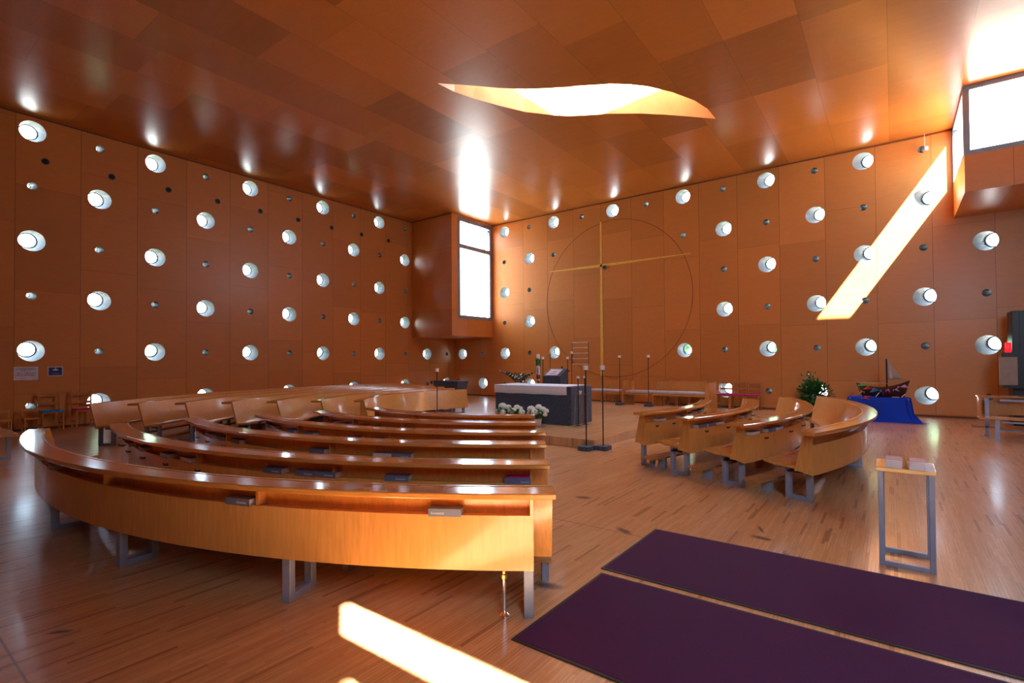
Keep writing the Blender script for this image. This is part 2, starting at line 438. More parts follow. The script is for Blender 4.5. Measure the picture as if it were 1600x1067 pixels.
# round windows: reveal tube, dark ring, pane
wn = [0]
def porthole(side, h):
    u, z, r, big, i, row = h; wn[0] += 1
    nm = 'window_%d' % wn[0]
    du, dz = ecc(side, u); r2 = .175 if big else .05
    base = Vector((0, -u, z)) if side == 'l' else Vector((u, 0, z))
    where = 'left' if side == 'l' else 'cross'
    o = bpy.data.objects.new(nm, None); COL.objects.link(o); o.location = base; ABS[o.name] = base
    cnt = sorted([q[0] for q in (holesL if side == 'l' else holesR) if q[5] == row and q[3] == big])
    rank = cnt.index(u)
    tag(o, '%s round porthole in the %s wall, %s from the altar corner in row %d from the floor' % ('large' if big else 'small', where, ORD[rank], row+1), 'window', '%s portholes in the %s wall' % ('large' if big else 'small', where), 'structure')
    def ring(rad, t, ex):
        pts = []
        for q in range(32):
            a = 2*math.pi*q/32; c_, s_ = rad*math.cos(a), rad*math.sin(a)
            if side == 'l': pts.append(Vector((-t, -u+c_+du*ex, z+s_+dz*ex)))
            else: pts.append(Vector((u+c_+du*ex, t, z+s_+dz*ex)))
        return pts
    n = 32
    a, b = ring(r, 0, 0), ring(r2, TW, 1)
    mb = MB(); mb.add(a+b, [(q, (q+1) % n, n+(q+1) % n, n+q) for q in range(n)])
    mb.build('reveal', M['tube'] if big else M['tubes'], o, smooth=True)
    a, b, c = ring(r2, TW, 1), ring(r2-(.016 if big else .01), TW-.015, 1), ring(r2+.004, TW-.03, 1)
    mb = MB(); mb.add(a+b+c, [(q, (q+1) % n, n+(q+1) % n, n+q) for q in range(n)]+[(n+q, n+(q+1) % n, 2*n+(q+1) % n, 2*n+q) for q in range(n)])
    mb.build('glazing_ring', M['ringd'], o, smooth=True)
    mb = MB(); mb.add(ring(r2, TW+.005, 1), [tuple(range(n))]); mb.build('pane', M['glass'], o)
for h in holesL: porthole('l', h)
for h in holesR:
    porthole('r', h)

# cross wall: engraved circle and small metal port at the crossing
mb = MB(); seg = 96
for q in range(seg):
    a, b = 2*math.pi*q/seg, 2*math.pi*(q+1)/seg; r0, r1 = CIRC[2]-.008, CIRC[2]+.008
    pp = [(CIRC[0]+r_*math.cos(x), CIRC[1]+r_*math.sin(x)) for r_, x in ((r0, a), (r1, a), (r1, b), (r0, b))]
    mb.add([(x, .001, z) for x, z in pp]+[(x, -.003, z) for x, z in pp], [(0, 1, 2, 3), (7, 6, 5, 4), (0, 1, 5, 4), (1, 2, 6, 5), (2, 3, 7, 6), (3, 0, 4, 7)])
mb.build('engraved_circle', M['groove'], wall_right)
# ------------------------------------------------------------------ floor, ceiling with the curved skylight
mb = MB(); mb.box(-.02, RX+.1, RY-.1, .02, -.12, 0); floor = tag(mb.build('floor', M['floor']), kind='structure')
SKY = [(8.6, -9.62), (9.14, -9.08), (9.52, -8.67), (9.95, -8.29), (10.4, -7.99), (10.89, -7.72), (11.5, -7.36), (11.83, -7.08), (12.11, -6.76),
       (12.44, -6.21), (12.72, -5.54), (12.84, -4.96), (12.86, -4.32), (12.41, -4.81), (11.95, -5.29), (11.49, -5.72), (10.9, -6.16), (10.48, -6.4),
       (10.09, -6.64), (9.8, -6.91), (9.35, -7.47), (9.05, -8.07), (8.8, -8.68), (8.65, -9.15)]
from mathutils.geometry import tessellate_polygon, delaunay_2d_cdt
def ceil_poly():
    out = [(0, NL[1]), (NL[0], NL[1]), (NL[0], 0), (NR[0], 0), (NR[0], NR[1]), (RX, NR[1]), (RX, RY), (0, RY)]
    pts = [Vector(p) for p in out]+[Vector(p) for p in SKY]; n0 = len(out); n1 = len(SKY)
    ed = [(i, (i+1) % n0) for i in range(n0)]+[(n0+i, n0+(i+1) % n1) for i in range(n1)]
    v, e, f, *_ = delaunay_2d_cdt(pts, ed, [], 0, 1e-4)
    def inside(p, poly):
        c = False
        for i in range(len(poly)):
            a, b = poly[i], poly[i-1]
            if (a[1] > p[1]) != (b[1] > p[1]) and p[0] < (b[0]-a[0])*(p[1]-a[1])/(b[1]-a[1])+a[0]: c = not c
        return c
    fs = []
    for t in f:
        c = sum((v[i] for i in t), Vector((0, 0)))/len(t)
        if inside(c, out) and not inside(c, SKY): fs.append(tuple(t))
    return v, fs
cv, cf = ceil_poly()
mb = MB(); mb.add([(p[0], p[1], H) for p in cv], cf)
ceiling = tag(mb.build('ceiling', M['ceil']), kind='structure')
mb = MB(); mb.add([(p[0], p[1], H+.62) for p in cv], cf)
for a, b in (((0, NL[1]), (NL[0], NL[1])), ((NL[0], NL[1]), (NL[0], 0)), ((NR[0], 0), (NR[0], NR[1])), ((NR[0], NR[1]), (RX, NR[1]))):
    mb.add([(a[0], a[1], H-.0), (b[0], b[1], H), (b[0], b[1], H+.62), (a[0], a[1], H+.62)], [(0, 1, 2, 3)])
mb.build('roof_slab', M['roof'], ceiling)
# shaft of the skylight: curved walls rising to a glazed top, with one cross bar
SH = 1.65; n = len(SKY)
mb = MB(); mb.add([(x, y, H) for x, y in SKY]+[(x, y, H+SH) for x, y in SKY], [(i, (i+1) % n, n+(i+1) % n, n+i) for i in range(n)])
mb.build('skylight_shaft', M['shaft'], ceiling)
# dark shadow gap between walls and ceiling, thin skirting
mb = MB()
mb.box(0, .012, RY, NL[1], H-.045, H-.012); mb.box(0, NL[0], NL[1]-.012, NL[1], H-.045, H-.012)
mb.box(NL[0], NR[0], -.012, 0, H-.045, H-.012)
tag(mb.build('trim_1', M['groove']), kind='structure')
mb = MB(); mb.box(0, .015, RY, 0, 0, .05); tag(mb.build('baseboard_left', M['groove']), kind='structure')
mb = MB(); mb.box(0, RX, -.015, 0, 0, .05); tag(mb.build('baseboard_right', M['groove']), kind='structure')
wn[0] += 1
sk = thing('window_%d' % wn[0], (10.7, -7, H+SH), 'curved glazed skylight cut into the plywood ceiling above the altar', 'skylight', kind='structure')
mb = MB(); mb.add([(x, y, H+SH+.01) for x, y in SKY], [tuple(range(n))]); mb.build('pane', M['glass'], sk)
mb = MB(); T = Matrix.Translation((10.45, -7.2, H+SH-.06)) @ Matrix.Rotation(D2R(-45), 4, 'Z'); mb.box(-.05, .05, -.9, .9, -.05, .05, None, T)
mb.build('glazing_bar', M['frame'], sk)
portal((10.7, -7.0, H+.05), (0, 0, 0), 4.4, 5.6)

# ------------------------------------------------------------------ hidden sides of the room
mb = MB()
mb.box(-.3, RX+.3, RY-.3, RY, 0, 0.02)
def wall_x(mb, y0, y1, x0, x1, z0, z1): mb.box(x0, x1, y0, y1, z0, z1)
# back wall with high corner glazing (x>17.95) and the glazed entrance
for (x0, x1, z0, z1) in ((-.3, 17.97, 0, H), (17.97, RX, 6.93, H), (17.97, RX, 0, 3.2)):
    mb.box(x0, x1, RY-.12, RY, z0, z1)
mb.box(17.97, RX, RY-.12, RY-.02, 5.93, 6.29)
wb = tag(mb.build('wall_back', M['backwall']), kind='structure')
mb = MB()
for (y0, y1, z0, z1) in ((RY, NR[1], 0, H), (NR[1], 0, 0, NR[2])):
    mb.box(RX, RX+.12, y0, y1, z0, z1)
tag(mb.build('wall_side', M['backwall']), kind='structure')
def window(x0, x1, y0, y1, z0, z1, label, bars_z=(), bars_h=(), fr=.07, axis='y', th=.06, sash=None):
    """flat window; axis = normal"""
    wn[0] += 1
    c = ((x0+x1)/2, (y0+y1)/2, z0); o = thing('window_%d' % wn[0], c, label, 'window', kind='structure')
    mb = MB()
    if axis == 'y':
        B = lambda a, b, p, q: mb.box(a, b, y0-th/2, y0+th/2, p, q); s0, s1 = x0, x1
    else:
        B = lambda a, b, p, q: mb.box(x0-th/2, x0+th/2, a, b, p, q); s0, s1 = y0, y1
    B(s0, s0+fr, z0, z1); B(s1-fr, s1, z0, z1); B(s0+fr, s1-fr, z0, z0+fr); B(s0+fr, s1-fr, z1-fr, z1)
    for zb, hb in bars_z: B(s0+fr, s1-fr, zb, zb+hb)
    for sb, wb_ in bars_h: B(sb, sb+wb_, z0+fr, z1-fr)
    mb.build('frame', M['frame'], o)
    mb = MB()
    if axis == 'y': mb.add([(x0+fr, y0, z0+fr), (x1-fr, y0, z0+fr), (x1-fr, y0, z1-fr), (x0+fr, y0, z1-fr)], [(0, 1, 2, 3)])
    else: mb.add([(x0, y0+fr, z0+fr), (x0, y1-fr, z0+fr), (x0, y1-fr, z1-fr), (x0, y0+fr, z1-fr)], [(0, 1, 2, 3)])
    mb.build('pane', M['glass'], o)
    return o
window(17.97, RX, RY-.06, RY-.06, 3.2, 5.93, 'tall back corner window, lower light', fr=.03)
window(17.97, RX, RY-.06, RY-.06, 6.29, 6.93, 'narrow back corner window under the ceiling', fr=.01)
portal((19.03, RY-.02, 5.0), (D2R(90), 0, 0), 2.1, 3.9)

# ------------------------------------------------------------------ notch box at the altar corner
nb = MB()
nb.add([(0, NL[1], NL[2]), (NL[0], NL[1], NL[2]), (NL[0], NL[1], H), (0, NL[1], H)], [(0, 1, 2, 3)])          # face towards the pews
nb.add([(0, 0, NL[2]), (NL[0], 0, NL[2]), (NL[0], NL[1], NL[2]), (0, NL[1], NL[2])], [(0, 1, 2, 3)])            # soffit
x = NL[0]; y0, y1, z0, z1 = -2.22, -.03, 3.26, 7.38
for (a, b, c, d) in ((NL[1], y0, NL[2], H), (y0, 0, NL[2], z0), (y1, 0, z0, H), (y0, y1, z1, H)):
    nb.add([(x, a, c), (x, b, c), (x, b, d), (x, a, d)], [(0, 1, 2, 3)])
tag(nb.build('wall_corner', M['wall_left']), kind='structure')
wl = window(NL[0]-.03, NL[0]-.03, y0, y1, z0, z1, 'tall grey framed corner window with a tilted top sash beside the cross', bars_z=[(6.13, .17)], fr=.15, axis='x', th=.08)
# open top-hung sash
mb = MB(); piv = Matrix.Translation((NL[0]-.05, 0, z1-.12)) @ Matrix.Rotation(D2R(14), 4, 'Y')
for (a, b, c, d) in ((y0+.16, y0+.21, -1.0, -.06), (y1-.21, y1-.16, -1.0, -.06), (y0+.16, y1-.16, -1.0, -.94), (y0+.16, y1-.16, -.10, -.06)):
    mb.box(-.02, .02, a, b, c, d, None, piv)
mb.build('tilted_sash', M['frame'], wl)
mb = MB(); mb.box(-.8, 0, NL[1]-.02, NL[1], NL[2]-.0, H)
portal((NL[0]-.12, -1.12, 5.3), (D2R(90), 0, D2R(90)), 2.1, 4.0)
portal_rot_fix = None
# ------------------------------------------------------------------ notch box high on the right
nb = MB(); X, Y, Z = NR; zs_ = 5.94
nb.add([(X+.1, Y+.1, Z), (RX, Y+.1, Z), (RX, 0, Z), (X+.1, 0, Z)], [(0, 1, 2, 3)])
nb.box(X, X+.1, Y, 0, Z, zs_); nb.box(X+.1, RX, Y, Y+.1, Z, zs_)
nb.build('wall_upper', M['wall_right']).__setitem__('kind', 'structure')
window(X+.05, X+.05, Y+.11, 0, zs_, H, 'side pane of the high corner window beside the sunlit strip', fr=.09, axis='x', th=.1).location.z += 0
wr = window(X, RX+.05, Y+.05, Y+.05, zs_, H, 'high corner window in its grey frame at the upper right', fr=.10, axis='y', th=.1)
portal((X+.12, -1.28, 6.65), (D2R(90), 0, D2R(90)), 2.4, 1.3)
portal((18.83, Y+.12, 6.65), (D2R(-90), 0, 0), 2.4, 1.3)

# ------------------------------------------------------------------ outside
mb = MB(); mb.box(-90, -.6, -90, 90, -.4, -.3); mb.box(-.6, 120, .6, 90, -.4, -.3); mb.box(-.6, 120, -90, RY-.3, -.4, -.3); mb.box(RX+.3, 120, RY-.3, .6, -.4, -.3)
tag(mb.build('ground', M['pave']), kind='structure')
def tree(x, y, h, r, label):
    o = thing('garden_tree', (x, y, -.3), label, 'tree', 'garden trees outside the portholes')
    mb = MB(); mb.tube([(x, y, -.3), (x+.1, y, h*.5)], [.16, .1], 8); mb.build('trunk', M['trunk'], o)
    mb = MB()
    for k in range(7):
        a = k*2.4; mb.blob((x+r*.55*math.cos(a), y+r*.55*math.sin(a), h*.55+(k % 3)*r*.35), r*.62, 12, 8, .5, 2.3, seed=k)
    mb.build('crown', M['hedge'], o)
for k, (x, y) in enumerate([(-7, -15.5), (-6.5, -11), (-7.5, -6), (-7, -1)]): tree(x, y, 3.0, 1.6, 'garden tree outside the left wall, %s from the cross wall corner' % ORD[3-k])
for k, (x, y) in enumerate([(2, 7), (7.5, 7.5), (11.5, 6.5), (16, 7.5)]): tree(x, y, 3.0, 1.6, 'garden tree behind the cross wall, %s from the altar corner' % ORD[k])

# ------------------------------------------------------------------ altar platform
mb = MB(); mb.box(5.2, 12.07, -9.32, -2.45, 0, .16)
dais = tag(mb.build('floor_platform', M['floor'], bevel=.004), kind='structure')
DZ = .16

# ------------------------------------------------------------------ curved benches
FC = (10.25, -8.65); FR = lambda k: {5: 7.295, 4: 6.796, 3: 5.984}.get(k, 3.50+.823*k) if FRONT[0] else 3.50+.823*k
FRONT = [True]
FCK = lambda k: {5: (10.37, -8.947), 4: (10.247, -8.649), 3: (10.123, -8.631)}.get(k, FC)
RCN = (9.19, -8.76); RR = lambda k: 4.53+.787*k
LT = .80
def pol(c, r, a): return (c[0]+r*math.cos(D2R(a)), c[1]+r*math.sin(D2R(a)))
def bench(name, c, Ro, a0, a1, label, group, inset=(.0, .0), body=0., seat=True, kneeler=True, legs=(), dividers=(), hooks=0, cat='bench', lit=None):
    am = (a0+a1)/2; px, py = pol(c, Ro-.2, am)
    o = thing(name, (px, py, 0), label, cat, group)
    ia, ib = math.degrees(inset[0]/Ro), math.degrees(inset[1]/Ro)
    lo, hi = min(a0, a1), max(a0, a1)
    b0, b1 = lo+ia, hi-ib
    bd = math.degrees(body/Ro)
    MB().arc([(Ro-.305, .34), (Ro-.277, .34), (Ro-.172, .765), (Ro-.172, .803), (Ro-.19, .803), (Ro-.20, .765)], c, lo+bd, hi).build('backrest', M['bench'], o, smooth=True)
    e = .006
    MB().arc([(Ro-.171, LT-.035), (Ro-e, LT-.035), (Ro, LT-.035+e), (Ro, LT-e), (Ro-e, LT), (Ro-.171, LT)], c, lo-.05, hi+.05).build('ledge', M['ledge'], o, smooth=True)
    MB().arc([(Ro-.235, .612), (Ro-.135, .612), (Ro-.135, .63), (Ro-.222, .63)], c, b0, b1).build('book_shelf', M['bench'], o, smooth=True)
    MB().arc([(Ro-.135, .315), (Ro-.118, .315), (Ro-.118, .64), (Ro-.135, .64)], c, b0, b1).build('rear_panel', M['bench'], o, smooth=True)
    th = math.degrees(.02/Ro)
    for s0 in (b0, b1-th):
        MB().arc([(Ro-.279, .345), (Ro-.136, .32), (Ro-.114, .764), (Ro-.174, .764)], c, s0, s0+th, 1).build('end_panel', M['bench'], o)
    for d in dividers:
        MB().arc([(Ro-.216, .631), (Ro-.125, .641), (Ro-.122, .764), (Ro-.176, .764)], c, d, d+th, 1).build('divider', M['bench'], o)
    if seat:
        MB().arc([(Ro-.66, .425), (Ro-.655, .395), (Ro-.52, .372), (Ro-.307, .366), (Ro-.297, .392), (Ro-.40, .392), (Ro-.52, .402), (Ro-.62, .43)], c, lo+bd, hi).build('seat', M['seatw'], o, smooth=True)
    for la in legs:
        T = Matrix.Translation((c[0], c[1], 0)) @ Matrix.Rotation(D2R(la), 4, 'Z'); mb = MB()
        if seat:
            r0, r1, zt = Ro-.47, Ro-.19, .366
            mb.box(r0, r0+.055, -.03, .03, 0, zt, None, T); mb.box(r1-.055, r1, -.03, .03, 0, zt, None, T)
            mb.box(r0+.055, r1-.055, -.03, .03, 0, .045, None, T)
            mb.box(r0+.055, r1-.055, -.03, .03, zt-.03, zt, None, T)
        else:
            r0, r1 = Ro-.27, Ro-.05
            mb.box(r0, r0+.06, -.03, .03, 0, .34, None, T); mb.box(r0+.06, r1, -.03, .03, 0, .04, None, T); mb.box(r1-.06, r1, -.03, .03, .04, .16, None, T)
        lg = mb.build('leg', M['steel'], o, bevel=.004)
        if seat:
            mb = MB(); p0 = T @ Vector((Ro-.42, -.05, .31)); p1 = T @ Vector((Ro-.42, .05, .31)); mb.tube([p0, p1], .016, 10)
            p0 = T @ Vector((Ro-.42, -.04, .31)); p1 = T @ Vector((Ro-.27, -.035, .31)); mb.tube([p0, p1], .012, 8)
            mb.build('bolt', M['rod'], lg, smooth=True)
    if kneeler:
        MB().arc([(Ro-.03, .165), (Ro+.16, .155), (Ro+.16, .18), (Ro-.03, .19)], c, lo, hi).build('kneeler', M['kneel'], o, smooth=True)
        for la in legs:
            if la == legs[0] or la == legs[-1] or True:
                T = Matrix.Translation((c[0], c[1], 0)) @ Matrix.Rotation(D2R(la+.9), 4, 'Z'); mb = MB()
                mb.box(Ro-.02, Ro+.10, -.025, .025, 0, .155, None, T); mb.build('kneeler_foot', M['steel'], o, bevel=.003)
    if hooks:
        for q in range(hooks):
            a = b0+(b1-b0)*(q+.6)/hooks; T = Matrix.Translation((c[0], c[1], 0)) @ Matrix.Rotation(D2R(a), 4, 'Z')
            mb = MB(); mb.tube([T @ Vector((Ro-.12, 0, .575)), T @ Vector((Ro-.085, 0, .575)), T @ Vector((Ro-.077, 0, .592))], [.012, .007, .009], 8)
            mb.build('bag_hook', M['rod'], o, smooth=True)
    return o
rowname = ['front screen', 'second row', 'third row', 'fourth row', 'fifth row', 'outermost row']
DIV = {5: (-68.9, -81.5, -94.2), 4: (-68.9, -82.6, -95.5), 3: (-74.4, -91.8), 2: (-73.9, -91.9), 1: (-79, -92), 0: (-86.9, -70)}
for k in range(6):
    legs = (-105.5, -93.7, -80.9, -67.5, -54.7) if k == 5 else (-103.5, -92.2, -79.9, -67.6, -55.2) if k > 2 else (-103, -80, -56)
    lab = {5: 'longest curved birch pew nearest the camera, with two hymnals beside its divider', 4: 'curved birch pew just inside the nearest one, its shelf holding the dark blue book',
           3: 'curved birch pew, third inward from the nearest', 2: 'curved birch pew, fourth inward from the nearest', 1: 'curved birch pew, fifth inward from the nearest, behind the screen',
           0: 'innermost curved screen without seat, in front of the hydrangeas'}[k]
    o = bench('curved_pew', FCK(k), FR(k), -107.3 if k == 5 else -106, {5: -53.52, 4: -54.0, 3: -52.9, 2: -53.4}.get(k, -54.1), lab, 'curved pews of the near block', inset=(.12, .12),
              seat=k > 0, kneeler=k < 5, legs=legs, dividers=DIV[k], hooks=0 if k == 5 else 10)
    if k == 5:
        p = (14.33, -14.80); mb = MB(); mb.tube([(p[0], p[1], .015), (p[0], p[1], .33)], .011, 10)
        mb.lathe([(.036, 0), (.036, .008), (.018, .02), (.012, .03)], (p[0], p[1], 0), 16)
        r_ = mb.build('adjustable_foot', M['chrome'], o, smooth=True)
        mb = MB(); mb.lathe([(.012, 0), (.019, .004), (.019, .03), (.013, .036), (.013, .05), (.020, .055), (.017, .07), (.012, .075)], (p[0], p[1], .22), 12); mb.build('brass_fitting', M['brass'], r_, smooth=True)
FRONT[0] = False
for k in range(7):
    lab = 'curved pew of the far left block, %s outward from its screen' % ORD[k-1] if k else 'seatless curved screen of the far left block with its pale front board'
    bench('curved_pew', FC, FR(k), -135.8 if k else -134, -205+(1 if k > 3 else 0), lab, 'curved pews of the far left block', inset=(0, .5 if k else .02), seat=k > 0, kneeler=k < 6, legs=(-137.5, -155, -172, -189, -203), dividers=(-150, -165, -180, -193))
FRONT[0] = True
fe = [16.5, 22, 27.5, 29.5]; 
for k in range(4):
    lab = ['seatless curved screen with kneeler beside the altar platform corner', 'curved birch pew right of the screen, its far end before the pink cushioned chairs',
           'curved birch pew between the empty outermost pew and the middle one', 'outermost curved pew of the right block, its bookshelf empty, near the booklet stand'][k]
    bench('curved_pew', RCN, RR(k), -21.3, fe[k], lab, 'curved pews of the right block', inset=(.17, .1), body=.165, seat=k > 0, kneeler=k < 3, legs=((-18.6, 3, 26) if k > 1 else ((-18.6, 2, 20) if k == 1 else (-17.6, 13))), dividers=((-3.5, 12) if k < 3 else ()), hooks=6 if k < 3 else 0)

# ------------------------------------------------------------------ hymn books on the shelves
def book_meshes():
    mb = MB(); w_, d, h = .20, .115, .046
    mb.box(-w_/2, w_/2, -d/2, d/2, 0, .004); mb.box(-w_/2, w_/2, -d/2, d/2, h-.004, h); mb.box(-w_/2, w_/2, -d/2, -d/2+.004, .004, h-.004)
    c = mb
    p = MB(); p.box(-w_/2+.004, w_/2-.004, -d/2+.004, d/2-.004, .004, h-.004)
    return c, p
def make_book(name, loc, mat):
    o = bpy.data.objects.new(name, None); COL.objects.link(o); ABS[o.name] = Vector((0, 0, 0))
    c, p = book_meshes(); c.build('cover', mat, o); p.build('pages', M['pages'], o); ABS[o.name] = Vector(loc); o.location = loc; return o
proto_g = None; proto_b = None
def text_mesh(s, size, name, mat, parent, T):
    cu = bpy.data.curves.new(name, 'FONT'); cu.body = s; cu.size = size; cu.extrude = .0004; cu.align_x = 'CENTER'; cu.resolution_u = 2
    t = bpy.data.objects.new(name+'_tmp', cu); COL.objects.link(t); bpy.context.view_layer.update()
    me = bpy.data.meshes.new_from_object(t.evaluated_get(bpy.context.evaluated_depsgraph_get())); COL.objects.unlink(t); bpy.data.objects.remove(t)
    me.materials.clear(); me.materials.append(mat)
    o = bpy.data.objects.new(name, me); COL.objects.link(o); o.parent = parent; o.matrix_local = T; return o
def make_ribbon(o):
    mb = MB(); mb.tube([(-.098, -.03, .02), (-.12, -.045, .012), (-.155, -.05, .003)], .0025, 5)
    rb = mb.build('ribbon', M['red'], o, origin=(0, 0, 0)); rb.location = (0, 0, 0)
LATER = []
BK = {('n', 5): [(-90.4, 1), (-70.0, 0), (-58.7, 0)], ('n', 4): [(-97.2, 1), (-93.4, 1), (-87.7, 1), (-84.1, 1), (-74.0, 0), (-71.1, 0), (-69.45, 0), (-64.1, 0), (-55.95, 2)],
      ('n', 3): [(-97.5, 1), (-95.4, 1), (-92.9, 0), (-89.3, 0), (-75.9, 0), (-68.4, 1), (-66.4, 0)],
      ('n', 2): [(-103.7, 0), (-100.7, 1), (-93.8, 0), (-88.8, 0), (-79.6, 1), (-75.9, 0), (-67.5, 0), (-56.9, 2)],
      ('n', 1): [(-99.9, 0), (-94.6, 0), (-89.0, 0), (-85.3, 0), (-81.3, 0), (-77.0, 0), (-68.3, 0), (-61.8, 0)], ('n', 0): [(-75.2, 0), (-58.3, 2)],
      ('r', 0): [(-13.8, 1), (-5.6, 0), (-1.2, 1), (4.8, 0), (8.6, 1)], ('r', 1): [(-16.2, 0), (-13.6, 0), (-10.8, 1), (1.2, 0), (4.7, 1), (8.3, 0)],
      ('r', 2): [(-17.2, 1), (-13.2, 0), (-10.6, 1), (.8, 0), (4.7, 1)]}
pn = {('n', 5): 'nearest pew', ('n', 4): 'second pew inward', ('n', 3): 'third pew inward', ('n', 2): 'fourth pew inward', ('n', 1): 'fifth pew inward', ('n', 0): 'seatless near screen',
      ('r', 0): 'right block screen', ('r', 1): 'right block second pew', ('r', 2): 'right block third pew'}
for key, lst in BK.items():
    c, Ro = (FCK(key[1]), FR(key[1])) if key[0] == 'n' else (RCN, RR(key[1]))
    lst2 = sorted(lst, key=lambda q: -q[0]) if key[0] == 'n' else sorted(lst, key=lambda q: q[0])
    for rk, (a, fl) in enumerate(lst2):
        x, y = pol(c, Ro-.172, a); loc = (x, y, .6305); rz = D2R(a+90)+random.uniform(-.05, .05)+(math.pi if fl == 1 else 0)
        if key == ('n', 5) and fl == 0 and a > -60: rz = D2R(a+90)
        side = 'right' if key[0] == 'n' else 'near'
        lab = '%s hymnal on the %s shelf, %s from its %s end%s' % ('dark blue' if fl == 2 else 'grey', pn[key], ORD[rk], side, ', pages outward' if fl == 1 else '')
        grp = 'hymnals on the near block shelves' if key[0] == 'n' else 'hymnals on the right block shelves'
        if fl == 2:
            if proto_b is None: proto_b = make_book('hymnal', loc, M['bookblue']); o = proto_b
            else: o = copy_tree(proto_b, loc)
        else:
            if proto_g is None: proto_g = make_book('hymnal', loc, M['book']); o = proto_g
            else: o = copy_tree(proto_g, loc)
        o.location = loc; o.rotation_euler = (0, 0, rz); tag(o, lab, 'book', grp)
        ABS[o.name] = Vector(loc)
        if fl == 0 and key in (('n', 5), ('n', 4), ('n', 3)) and a > -75:
            # spine faces outwards (local -y)
            T = Matrix.Translation((-.045 if key == ('n', 5) and a > -60 else .035, -.0580, .014)) @ Matrix.Rotation(D2R(90), 4, 'X')
            LATER.append((text_mesh, ('Gotteslob', .020, 'spine_lettering', M['letters'], o, T)))
        if key == ('n', 5) and a > -60:
            LATER.append((make_ribbon, (o,)))
        if fl == 2 and key == ('n', 4):
            LATER.append((text_mesh, ('Gotteslob', .016, 'spine_lettering', M['letters'], o, Matrix.Translation((.055, -.0580, .012)) @ Matrix.Rotation(D2R(90), 4, 'X'))))
for fn_, ar_ in LATER: fn_(*ar_)
x, y = pol(FCK(4), FR(4)-.172, -55.95)
mb = MB(); mb.box(-.085, .085, -.05, .05, 0, .008); bk = mb.build('song_booklet', M['magenta'], origin=(0, 0, 0)); bk.location = (x, y, .6305+.0465); bk.rotation_euler = (0, 0, D2R(34))
tag(bk, 'thin magenta booklet lying on the dark blue hymnal', 'booklet')

# ------------------------------------------------------------------ loose benches at the edges
def straight_bench(x0, x1, y0, y1, label):
    o = thing('backless_bench', ((x0+x1)/2, (y0+y1)/2, 0), label, 'bench')
    MB().box(x0, x1, y0, y1, .40, .44).build('seat', M['seatw'], o, bevel=.008)
    for lx in (x0+.5, x1-.4):
        mb = MB(); mb.box(lx-.03, lx+.03, y0+.04, y0+.09, 0, .40); mb.box(lx-.03, lx+.03, y1-.09, y1-.04, 0, .40); mb.box(lx-.03, lx+.03, y0+.09, y1-.09, 0, .045); mb.build('leg', M['steel'], o)
straight_bench(2.3, 4.98, -15.80, -15.46, 'backless bench cut off by the picture edge beside the child chairs')
o = thing('desk_pew', (18.9, -3.9, 0), 'straight pew with writing ledge on grey steel legs before the dark tall block', 'bench')
MB().box(17.58, 20.0, -3.72, -3.38, .765, .80).build('ledge', M['ledge'], o, bevel=.006)
MB().box(17.66, 20.0, -3.44, -3.42, .42, .70).build('front_panel', M['bench'], o)
MB().box(17.60, 17.62, -3.68, -3.42, .42, .765).build('end_panel', M['bench'], o)
MB().box(17.52, 20.0, -4.46, -4.14, .40, .44).build('seat', M['seatw'], o, bevel=.008)
MB().box(17.5, 20.0, -3.66, -3.46, .17, .195).build('kneeler', M['kneel'], o)
for lx in (17.72, 19.6):
    mb = MB(); mb.box(lx-.03, lx+.03, -3.66, -3.6, 0, .765); mb.box(lx-.03, lx+.03, -3.6, -3.5, .0, .04); mb.build('leg', M['steel'], o)
    mb = MB(); mb.box(lx-.03+.06, lx+.03+.06, -4.4, -4.34, 0, .40); mb.build('leg', M['steel'], o)
MB().box(17.9, 20.0, -3.7, -3.66, .70, .74).build('rail', M['steel'], o)
MB().box(17.85, 20.0, -4.36, -4.32, .34, .37).build('rail', M['steel'], o)
MB().box(17.85, 20.0, -3.64, -3.60, .11, .14).build('rail', M['steel'], o)

# ------------------------------------------------------------------ altar and its linen
o = thing('altar', (9.73, -7.385, DZ), 'massive dark granite altar under a white linen cloth', 'altar')
MB().box(8.70, 10.76, -7.85, -6.92, DZ, .985).build('stone_block', M['granite'], o, bevel=.012)
mb = MB(); a, b, c_, d = 8.69, 10.66, -7.862, -6.95
# cloth: top sheet, front drop with faint folds
nx = 40; top = []; fs = []
for i in range(nx+1):
    xx = a+(b-a)*i/nx
    top += [(xx, d, .990), (xx, c_+.004, .990), (xx, c_-.002, .985), (xx, c_-.004-.004*math.sin(i*.9), .90), (xx, c_-.006-.006*math.sin(i*.9+.5), .805+.004*math.sin(i*.5))]
for i in range(nx):
    for q in range(4): fs.append((i*5+q, (i+1)*5+q, (i+1)*5+q+1, i*5+q+1))
mb.add(top, fs); cl = mb.build('altar_cloth', M['cloth'], smooth=True); tag(cl, 'white linen cloth hanging over the front of the granite altar', 'cloth')
sm = cl.modifiers.new('thick', 'SOLIDIFY'); sm.thickness = .003; sm.offset = 1

